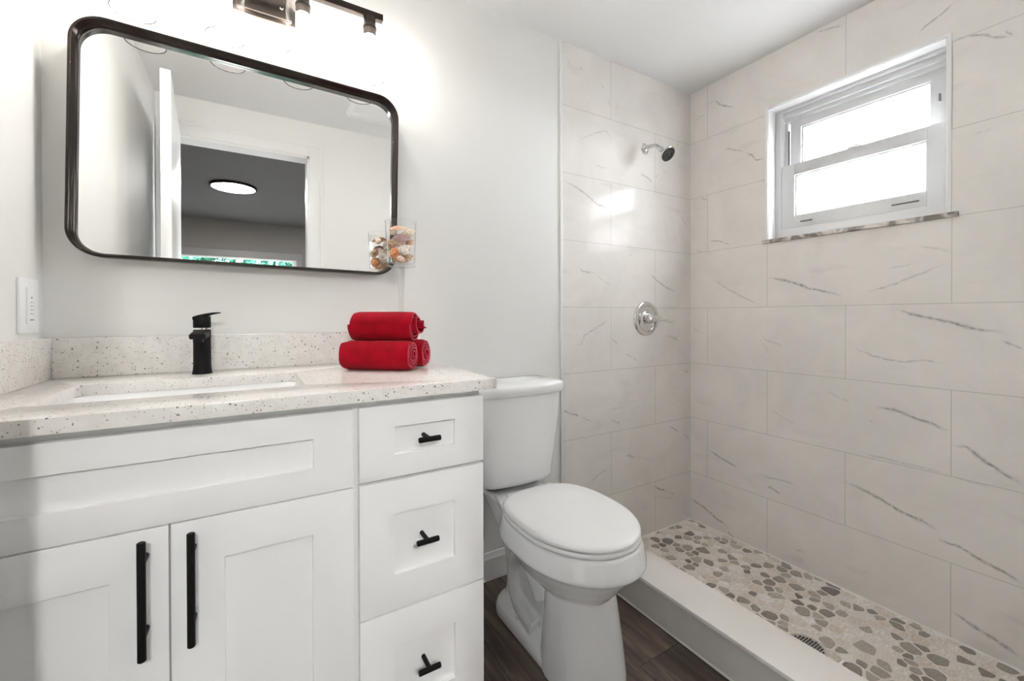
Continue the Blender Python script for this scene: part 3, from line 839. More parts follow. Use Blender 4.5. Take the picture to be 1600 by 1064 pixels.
dr = thing('shower_drain', 'round metal drain grate in the pebble shower floor', 'drain', (DRAIN[0], DRAIN[1], ZS))
bm = bm_new(); lathe(bm, [(0, 0), (.060, 0), (.060, .003), (.057, .0045), (0, .0045)], Matrix.Translation((DRAIN[0], DRAIN[1], ZS)), 48)
link('grate', bm, M['chrome'], dr)
bm = bm_new()
for i in range(-5, 6):
    for j in range(-5, 6):
        x = (i + (.5 if j % 2 else 0)) * .0098; y = j * .0088
        if math.hypot(x, y) < .049:
            p = Vector((DRAIN[0] + x, DRAIN[1] + y, ZS + .0046)); rod(bm, p, p + Vector((0, 0, .0004)), .0034, 10)
link('drain_holes', bm, M['dark'], dr)['label'] = 'dark drain holes'

# ------------------------------------------------------------------ vanity
CY = -.585      # plane of door and drawer fronts
vb = thing('vanity_cabinet', 'white shaker vanity cabinet with black pulls under the quartz top', 'vanity cabinet', (-2.09, -.30, 0))
bm = bm_new()
for b in ((-2.566, -2.548, -.565, -.004, 0, .895), (-1.632, -1.614, -.565, -.004, 0, .895), (-2.548, -1.632, -.012, -.004, .10, .895), (-2.548, -1.632, -.545, -.012, .10, .118),
          (-2.548, -1.632, -.505, -.487, 0, .10), (-2.548, -1.632, -.565, -.545, .10, .125), (-2.548, -1.632, -.565, -.545, .855, .895), (-2.548, -1.632, -.565, -.545, .70, .722),
          (-1.945, -1.896, -.565, -.545, .125, .895), (-2.26, -2.218, -.565, -.545, .125, .70), (-1.93, -1.912, -.545, -.012, .118, .895), (-1.896, -1.632, -.565, -.545, .40, .425)):
    k = .0004 * (b[0] == -2.548); box(bm, b[0], b[1], b[2] + k, b[3], b[4], b[5])
link('carcass', bm, M['cabinet'], vb)
def shaker(x0, x1, z0, z1, sl, sr, rt, rb, rec=.0105):
    """front with a recessed flat panel"""
    bm = bm_new(); y0, y1 = CY, CY + .0195
    O = [(x0, z0), (x1, z0), (x1, z1), (x0, z1)]
    I = [(x0 + sl, z0 + rb), (x1 - sr, z0 + rb), (x1 - sr, z1 - rt), (x0 + sl, z1 - rt)]
    vo = [bm.verts.new((x, y0, z)) for x, z in O]; vi = [bm.verts.new((x, y0, z)) for x, z in I]
    vr = [bm.verts.new((x, y0 + rec, z)) for x, z in I]; vb_ = [bm.verts.new((x, y1, z)) for x, z in O]
    for i in range(4):
        j = (i + 1) % 4
        bm.faces.new((vo[i], vo[j], vi[j], vi[i])); bm.faces.new((vi[i], vi[j], vr[j], vr[i])); bm.faces.new((vo[j], vo[i], vb_[i], vb_[j]))
    bm.faces.new(vr); bm.faces.new(vb_[::-1])
    bm.edges.ensure_lookup_table()
    es = [e for e in bm.edges if all(abs(v.co.y - y0) < 1e-6 for v in e.verts) and not (e.verts[0] in vo) != (e.verts[1] in vo)]
    bmesh.ops.bevel(bm, geom=es, offset=.0014, segments=2, profile=.6, affect='EDGES')
    return bm
def pull_bar(name, p0, p1, posts, parent, r=.0062):
    bm = bm_new(); rod(bm, p0, p1, r, 20, .0012)
    for q in posts: rod(bm, q, (q[0], CY + (.0105 if name == 'knob' else 0), q[2]), .0052, 14)
    o = link(name, bm, M['black'], parent); o['label'] = 'black bar pull' if name == 'handle' else 'small black T shaped pull'
    return o
link('false_front', shaker(-2.551, -1.927, .711, .8785, .078, .078, .052, .055), M['cabinet'], vb)
dl = link('door', shaker(-2.551, -2.2405, .115, .7085, .080, .080, .080, .080), M['cabinet'], vb)
drr = link('door', shaker(-2.2375, -1.927, .115, .7085, .080, .080, .080, .080), M['cabinet'], vb)
HY = CY - .034
pull_bar('handle', (-2.272, HY, .502), (-2.272, HY, .702), [(-2.272, HY, .664), (-2.272, HY, .538)], dl)
pull_bar('handle', (-2.2052, HY, .500), (-2.2052, HY, .700), [(-2.2052, HY, .662), (-2.2052, HY, .536)], drr)
for z0, z1, rt, rb, kz, kx in ((.7145, .879, .0505, .052, .7993, -1.766), (.4135, .7075, .0775, .0795, .5673, -1.771), (.115, .4095, .080, .080, .2725, -1.768)):
    dw = link('drawer', shaker(-1.914, -1.612, z0, z1, .077, .078, rt, rb), M['cabinet'], vb)
    pull_bar('knob', (kx - .026, HY, kz), (kx + .026, HY, kz), [(kx, HY, kz)], dw)

# counter with an opening for the basin
CX0, CX1, CYF, CZ0, CZ1 = XL + .002, -1.584, -.604, .8955, .922
HX0, HX1, HY0, HY1 = -2.459, -2.009, -.468, -.183
ct = None
def slab_with_hole(z0, z1):
    bm = bm_new()
    hole = [(x + (HX0 + HX1) / 2, y + (HY0 + HY1) / 2) for x, y in rrect(HX1 - HX0, HY1 - HY0, .014, 5)]
    n = len(hole)
    def outer(p):
        cx, cy = (HX0 + HX1) / 2, (HY0 + HY1) / 2
        dx, dy = p[0] - cx, p[1] - cy
        return p
    O = [(CX1, -.002), (CX0, -.002), (CX0, CYF), (CX1, CYF)]
    for z, flip in ((z1, False), (z0, True)):
        pass
    top = [bm.verts.new((x, y, z1)) for x, y in hole]; bot = [bm.verts.new((x, y, z0)) for x, y in hole]
    ot = [bm.verts.new((x, y, z1)) for x, y in O]; ob = [bm.verts.new((x, y, z0)) for x, y in O]
    q = n // 4
    for V, W in ((top, ot), (bot, ob)):
        for c in range(4):
            seg = [V[(c * q + k) % n] for k in range(q)]
            for k in range(q - 1): bm.faces.new((W[c], seg[k], seg[k + 1]))
            bm.faces.new((W[c], seg[-1], V[((c + 1) * q) % n], W[(c + 1) % 4]))
    for i in range(n):
        j = (i + 1) % n; bm.faces.new((top[i], top[j], bot[j], bot[i]))
    oe = []
    for i in range(4):
        j = (i + 1) % 4; bm.faces.new((ot[i], ot[j], ob[j], ob[i]))
    bm.edges.ensure_lookup_table()
    es = [e for e in bm.edges if (e.verts[0] in ot and e.verts[1] in ot) or (e.verts[0] in top and e.verts[1] in top)]
    bmesh.ops.recalc_face_normals(bm, faces=bm.faces)
    bmesh.ops.bevel(bm, geom=es, offset=.0018, segments=2, profile=.5, affect='EDGES')
    return bm
tag(link('countertop', slab_with_hole(CZ0, CZ1), M['quartz'], loc=(-2.08, -.30, CZ0)), 'white speckled quartz countertop with sink opening on the vanity', 'countertop')
bm = bm_new(); box(bm, CX0, CX1, -.0205, -.001, CZ1, 1.0265, .0015)
tag(link('backsplash', bm, M['quartz'], loc=(-2.08, -.01, CZ1)), 'long speckled quartz backsplash strip along the mirror wall', 'backsplash')
bm = bm_new(); box(bm, CX0 - .001, XL + .021, CYF + .004, -.0215, CZ1, 1.0265, .0015)
tag(link('side_splash', bm, M['quartz'], loc=(XL + .01, -.31, CZ1)), 'short speckled quartz splash strip on the left wall below the switch', 'backsplash')

# undermount basin
sk = thing('sink_basin', 'white undermount sink basin below the counter opening', 'sink', ((HX0 + HX1) / 2, (HY0 + HY1) / 2, CZ0 - .15))
bm = bm_new()
cx, cy = (HX0 + HX1) / 2, (HY0 + HY1) / 2
W, Hh = HX1 - HX0 + .004, HY1 - HY0 + .004
rings = []
for dw, z, r in ((.045, CZ0 - .0005, .05), (.0, CZ0 - .0005, .032), (-.004, CZ0 - .006, .032), (-.016, CZ0 - .060, .045), (-.035, CZ0 - .112, .06), (-.075, CZ0 - .132, .055), (-.17, CZ0 - .138, .04)):
    rings.append([(cx + x, cy + y, z) for x, y in rrect(W + dw * 2 if dw > -.1 else W * .3, Hh + dw * 2 if dw > -.1 else Hh * .3, r if dw > -.1 else .03, 6)])
loft(bm, rings, caps=False)
bm.faces.new([v for v in bm.verts][-len(rings[-1]):])
o = link('basin', bm, M['porcelain'], sk)
so = o.modifiers.new('wall', 'SOLIDIFY'); so.thickness = .007; so.offset = -1
bm = bm_new(); lathe(bm, [(0, .004), (.014, .004), (.021, .003), (.023, 0), (0, 0)], Matrix.Translation((cx, cy, CZ0 - .1378)), 28)
link('drain_ring', bm, M['chrome'], sk)

# faucet
FX, FYC = -2.232, -.088
fa = thing('faucet', 'matte black single lever faucet behind the sink', 'faucet', (FX, FYC, CZ1))
bm = bm_new()
lathe(bm, [(0, 0), (.0232, 0), (.0232, .003), (.0215, .012), (.0206, .026), (.0204, .118), (.0196, .122), (0, .122)], Matrix.Translation((FX, FYC, CZ1)), 40)
link('body', bm, M['black'], fa)
bm = bm_new()
rings = []
for y, z, w, h in ((FYC + .004, 1.033, .036, .020), (FYC - .03, 1.0325, .037, .018), (FYC - .075, 1.031, .037, .016), (FYC - .108, 1.029, .037, .0145), (FYC - .114, 1.0288, .034, .012)):
    rings.append([(FX + a, y, z + b) for a, b in rrect(w, h, .005, 4)])
loft(bm, rings)
rod(bm, (FX, FYC - .096, 1.024), (FX, FYC - .096, 1.014), .0115, 20)
link('spout', bm, M['black'], fa)
bm = bm_new(); lathe(bm, [(0, 1.0435), (.0165, 1.0435), (.0165, 1.050), (0, 1.050)], Matrix.Translation((FX, FYC, 0)), 32); link('neck_ring', bm, M['chrome'], fa)
bm = bm_new()
lathe(bm, [(0, 1.049), (.0195, 1.049), (.0206, 1.051), (.0206, 1.078), (.019, 1.081), (0, 1.082)], Matrix.Translation((FX, FYC, 0)), 40)
rings = []
for x, zc_, w, h in ((-.0206, 1.0755, .026, .008), (-.008, 1.0785, .036, .012), (.008, 1.0835, .036, .010), (.024, 1.0885, .031, .006), (.038, 1.0905, .026, .0035), (.043, 1.0905, .018, .0025)):
    rings.append([(FX + x, FYC + a, zc_ + b) for a, b in rrect(w, h, h * .45, 4)])
loft(bm, rings)
link('lever_handle', bm, M['black'], fa)
# ------------------------------------------------------------------ mirror
mi = thing('wall_mirror', 'large rounded mirror in a thin dark metal frame above the sink', 'mirror', (-2.0915, -.003, 1.5395))
MW, MH = .838, .622
def mpt(x, y, z): return (mi.location.x + x, y, mi.location.z + z)
out = rrect(MW, MH, .072, 14)
def ring(inset, y):
    pts = rrect(MW - 2 * inset, MH - 2 * inset, .072 - inset, 14)
    return [mpt(x, y, z) for x, z in pts]
bm = bm_new()
prof = [(.002, -.003), (.001, -.030), (.0, -.051), (.0015, -.0545), (.0065, -.0545), (.0085, -.052), (.0088, -.040), (.0105, -.0385), (.0105, -.028), (.0125, -.0265), (.013, -.019)]
loft(bm, [ring(a, b) for a, b in prof], caps=False)
link('frame', bm, M['bronze'], mi, smooth=50)
bm = bm_new()
g = ring(.012, -.0195); vs = [bm.verts.new(p) for p in g]; bm.faces.new(vs)
vb2 = [bm.verts.new((p[0], -.0155, p[2])) for p in g]; bm.faces.new(vb2[::-1])
for i in range(len(vs)):
    j = (i + 1) % len(vs); bm.faces.new((vs[i], vb2[i], vb2[j], vs[j]))
link('mirror_glass', bm, M['mirror'], mi, smooth=30)
bm = bm_new()
g = ring(.004, -.0145); vs = [bm.verts.new(p) for p in g]; bm.faces.new(vs)
vb2 = [bm.verts.new((p[0], -.003, p[2])) for p in g]; bm.faces.new(vb2[::-1])
for i in range(len(vs)):
    j = (i + 1) % len(vs); bm.faces.new((vs[i], vb2[i], vb2[j], vs[j]))
link('backing_board', bm, M['dark'], mi, smooth=30)
mi.rotation_euler = (0, math.radians(1.0), 0)

# ------------------------------------------------------------------ vanity light
LY = -.095
LXS = (-2.372, -2.1735, -1.975, -1.7765)
LC = sum(LXS) / 4
vl = thing('vanity_light', 'four lamp vanity light with clear glass shades above the mirror', 'vanity light', (LC, 0, 2.07))
bm = bm_new(); box(bm, LC - .085, LC + .085, -.012, -.001, 2.005, 2.125, .003); box(bm, LC - .075, LC + .075, -.024, -.011, 2.015, 2.115, .004)
bp = link('backplate', bm, M['fixture'], vl)
for dx in (-.045, .045):
    bm = bm_new(); rod(bm, (LC + dx, -.023, 2.045), (LC + dx, -.030, 2.045), .0045, 16, .001)
    link('screw', bm, M['chrome'], bp)
bm = bm_new(); rod(bm, (LC, -.02, 2.0745), (LC, LY, 2.0745), .010, 20)
link('arm', bm, M['fixture'], vl)
bm = bm_new(); box(bm, LXS[0] - .042, LXS[-1] + .042, LY - .010, LY + .010, 2.064, 2.085, .001)
link('crossbar', bm, M['bronze'], vl)
for x in LXS:
    T = Matrix.Translation((x, LY, 0))
    bm = bm_new(); lathe(bm, [(0, 2.065), (.0175, 2.065), (.0185, 2.063), (.0185, 2.036), (.0215, 2.034), (.0215, 2.026), (0, 2.026)], T, 32)
    s = link('socket', bm, M['bronze'], vl)
    bm = bm_new(); lathe(bm, [(.0195, 2.027), (.0205, 2.026), (.0205, 2.004), (.0195, 2.003), (.0175, 2.004), (.0175, 2.026)], T, 32)
    link('socket_ring', bm, M['fixture'], s)
    bm = bm_new(); lathe(bm, [(0, 2.010), (.012, 2.008), (.0165, 1.998), (.0172, 1.986), (.015, 1.974), (.009, 1.966), (0, 1.964)], T, 24)
    link('bulb', bm, M['bulb'], vl)
    bm = bm_new(); lathe(bm, [(.0215, 2.032), (.040, 2.030), (.0465, 2.024), (.0475, 2.016), (.0475, 1.870), (.0470, 1.8685), (.0455, 1.8685), (.0450, 1.870), (.0450, 2.015), (.044, 2.021), (.0385, 2.0265), (.0215, 2.0285)], T, 48)
    gs = link('glass_shade', bm, M['shade_glass'], vl)
    bm = bm_new(); lathe(bm, [(.0452, 1.8672), (.0474, 1.8672), (.0474, 1.8684), (.0452, 1.8684), (.0452, 1.8672)], T, 48)
    link('shade_rim', bm, M['rim_outline'], gs)

# ------------------------------------------------------------------ toilet
TX = -1.25
to = thing('toilet', 'white two piece toilet with closed lid between vanity and shower', 'toilet', (TX, -.36, 0))
def egg(hw, yb, yf, yw, z, n=48, eb=2.9, ef=2.05):
    """outline wider at yw; back end square-ish, front end round"""
    out = []
    for i in range(n):
        a = 2 * PI * i / n
        c, s = math.cos(a), math.sin(a)
        e = ef if s < 0 else eb
        k = (abs(c) ** e + abs(s) ** e) ** (-1 / e)
        L = (yw - yf) if s < 0 else (yb - yw)
        out.append((TX + hw * c * k, yw + L * s * k, z))
    return out
bm = bm_new()
# bowl
loft(bm, [egg(*a) for a in ((.075, -.34, -.600, -.48, .225), (.112, -.31, -.640, -.48, .255), (.140, -.285, -.668, -.48, .288), (.160, -.27, -.694, -.485, .322), (.171, -.26, -.709, -.485, .346),
                            (.181, -.25, -.722, -.485, .358), (.1905, -.245, -.7365, -.485, .3605), (.1935, -.243, -.741, -.485, .366), (.1925, -.243, -.740, -.485, .374), (.1855, -.248, -.731, -.485, .410), (.182, -.25, -.727, -.485, .422), (.176, -.258, -.720, -.485, .4265), (.168, -.265, -.712, -.485, .4265))])
# front column
def col(hw, yb, yf, z): return [(TX + x, (yb + yf) / 2 + y, z) for x, y in rrect(2 * hw, yb - yf, min(hw, (yb - yf) / 2) * .86, 8)]
loft(bm, [col(*a) for a in ((.120, -.415, -.668, 0), (.119, -.415, -.666, .02), (.114, -.42, -.656, .10), (.106, -.425, -.644, .18), (.099, -.425, -.634, .24), (.095, -.42, -.628, .30))])
# foot
loft(bm, [col(*a) for a in ((.114, -.125, -.58, 0), (.114, -.125, -.58, .022), (.108, -.132, -.575, .038), (.090, -.145, -.57, .050), (.070, -.16, -.56, .060))])
# trapway and rear web
def sec(hw, yb, yf, z, r=.5): return [(TX + x, (yb + yf) / 2 + y, z) for x, y in rrect(2 * hw, yb - yf, min(hw, (yb - yf) / 2) * r, 6)]
loft(bm, [sec(*a) for a in ((.070, -.16, -.50, .03), (.060, -.165, -.48, .09), (.056, -.16, -.46, .15), (.060, -.15, -.45, .21), (.074, -.13, -.44, .27), (.090, -.10, -.42, .33), (.104, -.06, -.40, .38), (.112, -.045, -.40, .41))])
for sx in (-1, 1):
    pth = spline([(TX + sx * .060, -.43, .17), (TX + sx * .066, -.375, .245), (TX + sx * .052, -.29, .255), (TX + sx * .044, -.235, .18), (TX + sx * .054, -.27, .085), (TX + sx * .066, -.40, .055)], 6)
    tube(bm, pth, [.036] * len(pth), 16)
# deck under the tank
def deck(z, g): return [(TX + x * g, y, z) for x, y in ((-.108, -.035), (.108, -.035), (.118, -.10), (.104, -.175), (.128, -.26), (.168, -.36), (.178, -.44), (-.178, -.44), (-.168, -.36), (-.128, -.26), (-.104, -.175), (-.118, -.10))]
loft(bm, [deck(.392, .90), deck(.405, .98), deck(.418, 1), deck(.426, .975)])
body = link('bowl_and_pedestal', bm, M['porcelain'], to, smooth=180)
rm = body.modifiers.new('fuse', 'REMESH'); rm.mode = 'VOXEL'; rm.voxel_size = .0036; rm.use_smooth_shade = True
sm = body.modifiers.new('soften', 'SMOOTH'); sm.factor = .5; sm.iterations = 5
# seat and lid
bm = bm_new()
loft(bm, [egg(*a) for a in ((.178, -.262, -.716, -.485, .4265), (.1825, -.258, -.721, -.485, .430), (.183, -.258, -.722, -.485, .438), (.180, -.262, -.718, -.485, .4425))])
link('seat', bm, M['seat'], to, smooth=50)
bm = bm_new()
loft(bm, [egg(*a) for a in ((.176, -.262, -.714, -.485, .4445), (.1815, -.258, -.721, -.485, .4475), (.182, -.257, -.722, -.485, .4525), (.178, -.262, -.717, -.485, .4585), (.168, -.274, -.705, -.485, .4615), (.10, -.36, -.62, -.49, .4635), (.02, -.46, -.52, -.49, .464))])
link('seat_lid', bm, M['seat'], to, smooth=50)
for sx in (-1, 1):
    bm = bm_new(); rod(bm, (TX + sx * .055, -.252, .440), (TX + sx * .095, -.252, .440), .012, 18, .003)
    link('seat_hinge', bm, M['seat'], to)
# tank
def tank_ring(hw, yb, yf, bow, z, n=10, r=.035):
    """rounded outline with a bowed front"""
    base = rrect(2 * hw, yb - yf, r, 6)
    pts = []
    # resample long front side for the bow
    for i, (x, y) in enumerate(base):
        pts.append((x, y))
        if i == 20:
            x1 = base[21][0]
            for k in range(1, n): pts.append((x + (x1 - x) * k / n, y))
    out = []
    for x, y in pts:
        yy = (yb + yf) / 2 + y
        if y < 0: yy -= bow * max(0, 1 - (x / hw) ** 2) * min(1, -y / ((yb - yf) / 2))
        out.append((TX + x, yy, z))
    return out
bm = bm_new()
loft(bm, [tank_ring(*a) for a in ((.142, -.03, -.182, .022, .4505), (.150, -.028, -.190, .024, .454), (.155, -.026, -.194, .025, .470), (.170, -.022, -.198, .026, .58), (.184, -.018, -.202, .027, .70), (.191, -.016, -.204, .028, .785))])
link('tank', bm, M['porcelain'], to, smooth=60)
bm = bm_new()
loft(bm, [tank_ring(*a) for a in ((.199, -.013, -.210, .028, .7855), (.2025, -.011, -.214, .029, .790), (.2025, -.011, -.214, .029, .815), (.199, -.013, -.210, .029, .823), (.186, -.024, -.198, .028, .8275), (.10, -.07, -.15, .01, .829))])
link('tank_lid', bm, M['porcelain'], to, smooth=50)
bm = bm_new(); loft(bm, [[(TX + x, -.10 + y, z) for x, y in rrect(.22, .11, .03, 5)] for z in (.424, .452)])
link('tank_gasket', bm, M['grey_mark'], to)
for sx in (-1, 1):
    bm = bm_new(); lathe(bm, [(0, .032), (.016, .032), (.0165, .046), (.0125, .062), (.0125, .080), (.009, .0855), (0, .0865)], Matrix.Translation((TX + sx * .082, -.315, 0)), 24)
    link('bolt_cap', bm, M['seat'], to)

# ------------------------------------------------------------------ towels
def towel(name, label, center_right, dirv, L, R, squash, turns, shift, seed, roll, loose=0):
    """one rolled towel: a spiral sheet; origin at the resting line of its right end"""
    bm = bm_new(); rnd = random.Random(seed)
    th = .0052; n = int(turns * 30)
    r_in = .006
    def prof(t, side):
        ang = roll - t * turns * 2 * PI
        r = r_in + (R - r_in) * t ** .85
        r += side * th * .5
        if loose and t > .80: r += loose * (t - .80) / .20
        return ang, r
    ns = 16
    rows = []
    for j in range(ns + 1):
        u = j / ns
        ring = []
        for side, rngk in ((1, range(n + 1)), (-1, range(n, -1, -1))):
            for k in rngk:
                t = k / n
                ang, r = prof(t, side)
                ax = u * L - L / 2 + shift * max(0, .62 - t) / .62 * (1 if u > .5 else 1) * (1 if u >= 0 else 0)
                end = min(u, 1 - u) * L
                rr = r * (1 - .10 * max(0, 1 - end / .016) ** 2 * t)
                wob = mnoise.noise(Vector((ax * 20 + seed * 7, math.cos(ang) * 1.2, math.sin(ang) * 1.2))) * .0024 * t
                y = (rr + wob) * math.cos(ang); z = (rr + wob) * math.sin(ang) * squash
                edge = mnoise.noise(Vector((ang * 1.1, seed * 3.3, j * .0))) * .003 * (1 if j in (0, ns) else 0)
                ring.append(Vector((ax + edge, y, z)))
        rows.append([bm.verts.new(p) for p in ring])
    m = len(rows[0])
    for a, b in zip(rows[:-1], rows[1:]):
        for i in range(m):
            j = (i + 1) % m; bm.faces.new((a[i], a[j], b[j], b[i]))
    for row, fl in ((rows[0], True), (rows[-1], False)):
        for k in range(n):
            q = (row[k], row[k + 1], row[2 * n + 1 - k - 1], row[2 * n + 1 - k])
            f = bm.faces.new(q[::-1] if fl else q); f.material_index = 1
    zmin = min(v.co.z for v in bm.verts)
    for v in bm.verts: v.co.z -= zmin
    o = link(name, bm, [M['towel'], M['towel_hem']], None, smooth=50)
    o.rotation_euler = (0, 0, math.atan2(dirv[1], dirv[0]))
    c = Vector(center_right) - Vector((dirv[0], dirv[1], 0)) * L / 2
    o.location = c
    return tag(o, label, 'towel', 'rolled red towels on the counter')
AD = Vector((.788, -.616)); PD = Vector((.616, .788))
fr = Vector((-1.713, -.338))
towel('towel', 'rolled red towel at the bottom front of the stack', (fr.x, fr.y, CZ1), AD, .205, .0475, .95, 4.4, .004, 1, 4.71)
bk = fr + PD * .098 + AD * .006
towel('towel', 'rolled red towel at the bottom rear, mostly hidden behind the front one', (bk.x, bk.y, CZ1), AD, .198, .0475, .95, 4.2, .004, 5, .4)
tp = fr + PD * .047 - AD * .010
towel('towel', 'rolled red towel lying on top of the other two', (tp.x, tp.y, CZ1 + .0795), AD, .19, .0495, .98, 3.2, .034, 9, 4.3, .0)

# ------------------------------------------------------------------ goblet of shells
GX, GY = -1.6885, -.140
gb = thing('glass_goblet', 'tall clear stemmed glass filled with seashells beside the mirror', 'goblet', (GX, GY, CZ1))
T = Matrix.Translation((GX, GY, 0))
bm = bm_new(); lathe(bm, [(.0530, 1.3925), (.0525, 1.3935), (.0505, 1.3935), (.0502, 1.3925), (.0462, 1.2585), (.040, 1.2545), (0, 1.2535), (0, 1.2405), (.030, 1.2415), (.0455, 1.2445), (.0486, 1.2515)], T, 48)
vs = list(bm.verts); 
link('glass_bowl', bm, M['clear'], gb, smooth=40)
bm = bm_new(); lathe(bm, [(0, 1.241), (.0105, 1.2405), (.0105, 1.19), (.0085, 1.16), (.0070, 1.10), (.0064, 1.0), (.0070, .95), (.012, .934), (.012, .930), (0, .930)], T, 28)
link('glass_stem', bm, M['stem'], gb)
bm = bm_new(); lathe(bm, [(0, .931), (.014, .931), (.030, .9275), (.041, .9245), (.041, .9222), (0, .9222)], T, 40)
link('glass_foot', bm, M['stem'], gb)

def shell_mat(name, a, b, sc=60):
    m, nt, bs = nodes_of(name)
    N = nt.nodes.new; L = nt.links.new
    tc = N('ShaderNodeTexCoord'); n = N('ShaderNodeTexNoise'); n.inputs['Scale'].default_value = sc; n.inputs['Detail'].default_value = 4
    n.inputs['Distortion'].default_value = 1.0
    L(tc.outputs['Object'], n.inputs['Vector'])
    r = N('ShaderNodeValToRGB'); r.color_ramp.elements[0].position = .38; r.color_ramp.elements[1].position = .62
    r.color_ramp.elements[0].color = (*a, 1); r.color_ramp.elements[1].color = (*b, 1)
    L(n.outputs['Fac'], r.inputs['Fac']); L(r.outputs[0], bs.inputs['Base Color']); bs.inputs['Roughness'].default_value = .35
    return m
SH = {
    'peach': shell_mat('peach_shell', (.62, .33, .20), (.84, .62, .46)),
    'mauve': shell_mat('mauve_shell', (.30, .17, .17), (.50, .34, .33)),
    'cream': shell_mat('cream_shell', (.66, .50, .34), (.88, .80, .68)),
    'white': shell_mat('white_shell', (.66, .55, .50), (.90, .84, .80)),
    'orange': shell_mat('orange_shell', (.62, .20, .06), (.84, .44, .20)),
    'tan': shell_mat('tan_shell', (.34, .20, .11), (.66, .46, .30)),
    'pink': shell_mat('pink_shell', (.62, .40, .34), (.86, .70, .62)),
    'grey': shell_mat('grey_shell', (.30, .26, .21), (.62, .54, .44)),
}
def conch(name, m, L, R, whorls=4.5):
    """tapering spiral shell along local x"""
    bm = bm_new(); n, seg = 54, 26; rows = []
    for i in range(n + 1):
        t = i / n
        base = R * (math.sin(PI * min(1, t * 1.0)) ** .75 * (1.15 - .75 * t) + .02) if t < 1 else .0004
        row = []
        for k in range(seg):
            a = 2 * PI * k / seg
            ph = (t * whorls - k / seg) % 1.0
            rid = 1 + .16 * (math.sin(PI * ph) ** 1.5 - .5) * min(1, 3 * (t - .12)) if t > .12 else 1
            knob = 1 + .07 * max(0, math.cos(a * 6)) * math.sin(PI * t)
            r = base * rid * knob
            flare = 1 + .28 * math.exp(-((t - .28) / .16) ** 2) * max(0, math.cos(a - .6)) ** 3
            row.append((L * (t - .45), r * math.cos(a) * flare, r * math.sin(a) * flare))
        rows.append(row)
    loft(bm, rows)
    return link(name, bm, m, None, smooth=60)
def scallop(name, m, W, H):
    """ribbed fan shell, domed towards local z"""
    bm = bm_new(); nr, na = 10, 36; rows = []
    for i in range(nr + 1):
        u = .04 + .96 * i / nr; row = []
        for k in range(na + 1):
            a = -1.15 + 2.3 * k / na
            rid = .0014 * math.cos(k * 2 * PI / 3.6) * u
            r = u * (1 + .012 * math.cos(k * 2 * PI / 3.6))
            row.append((W * r * math.sin(a), W * .95 * r * math.cos(a) - W * .5, H * (1 - (u * 1.0 - .25) ** 2 * 1.4) * math.cos(a * .75) + rid))
        rows.append(row)
    V = [[bm.verts.new(p) for p in r] for r in rows]
    W2 = [[bm.verts.new((p[0], p[1], p[2] - .0022)) for p in r] for r in rows]
    for G, fl in ((V, 0), (W2, 1)):
        for a, b in zip(G[:-1], G[1:]):
            for k in range(na):
                q = (a[k], a[k + 1], b[k + 1], b[k]); bm.faces.new(q[::-1] if fl else q)
    for k in range(na):
        bm.faces.new((V[-1][k], V[-1][k + 1], W2[-1][k + 1], W2[-1][k])); bm.faces.new((V[0][k + 1], V[0][k], W2[0][k], W2[0][k + 1]))
    for i in range(nr):
        bm.faces.new((V[i][0], V[i + 1][0], W2[i + 1][0], W2[i][0])); bm.faces.new((V[i + 1][-1], V[i][-1], W2[i][-1], W2[i + 1][-1]))
    return link(name, bm, m, None, smooth=60)
RV = Vector((.958, -.287, 0)); DV = Vector((-.287, -.958, 0))      # right and towards the room, at the goblet
def put(o, s, dpt, z, rx, ry, rz, label):
    o.location = Vector((GX, GY, z)) + RV * s + DV * dpt
    o.rotation_euler = (rx, ry, rz - .29)
    tag(o, label, 'seashell', 'seashells in the glass goblet')
put(scallop('scallop_shell', SH['peach'], .036, .017), -.008, .004, 1.366, .75, -.15, .3, 'peach ribbed fan shell at the very top of the goblet')
put(scallop('scallop_shell', SH['mauve'], .036, .014), .003, .019, 1.335, 1.35, .05, -.2, 'mauve brown fan shell just under the peach one')
put(conch('conch_shell', SH['cream'], .046, .0165), .027, .006, 1.356, .3, -.5, .4, 'cream knobby conch at the upper right against the glass')
put(conch('conch_shell', SH['white'], .060, .0190), .013, .022, 1.298, .2, -.45, .1, 'white spiral conch lying slantwise across the middle front')
put(conch('conch_shell', SH['orange'], .046, .0205), -.019, .019, 1.284, .9, 1.2, .2, 'bright orange conch at the lower left against the glass')
put(conch('conch_shell', SH['tan'], .048, .0165), -.026, .010, 1.320, .2, -.9, .2, 'tan and orange conch at the upper left against the glass')
put(conch('conch_shell', SH['tan'], .044, .0165), .019, .012, 1.273, .6, -.35, .0, 'brown and tan conch at the lower right of the goblet')
put(conch('conch_shell', SH['cream'], .050, .0170), -.002, .002, 1.322, .3, .3, .9, 'cream shell wedged at the centre of the goblet between mauve and white ones')
put(conch('conch_shell', SH['peach'], .038, .0125), .029, .004, 1.322, .5, -.8, .3, 'peach shell at the right side of the goblet under the cream conch')
put(conch('conch_shell', SH['pink'], .034, .0115), .000, .030, 1.267, 0, .5, -.1, 'small pale pink shell at the bottom front')
put(conch('conch_shell', SH['cream'], .036, .0125), -.024, -.012, 1.362, .5, .4, 2.2, 'cream shell at the upper left behind the peach fan')
put(conch('conch_shell', SH['white'], .056, .0180), -.008, -.022, 1.300, .4, -.7, 2.9, 'large pale cone shell at the back, seen in the mirror')
put(conch('conch_shell', SH['grey'], .052, .0170), .010, -.016, 1.345, .3, .6, 2.6, 'grey brown shell at the top back, seen in the mirror')
put(conch('conch_shell', SH['tan'], .048, .0165), .0, -.014, 1.272, 1.5, .2, 3.3, 'brown shell at the bottom back, seen in the mirror')

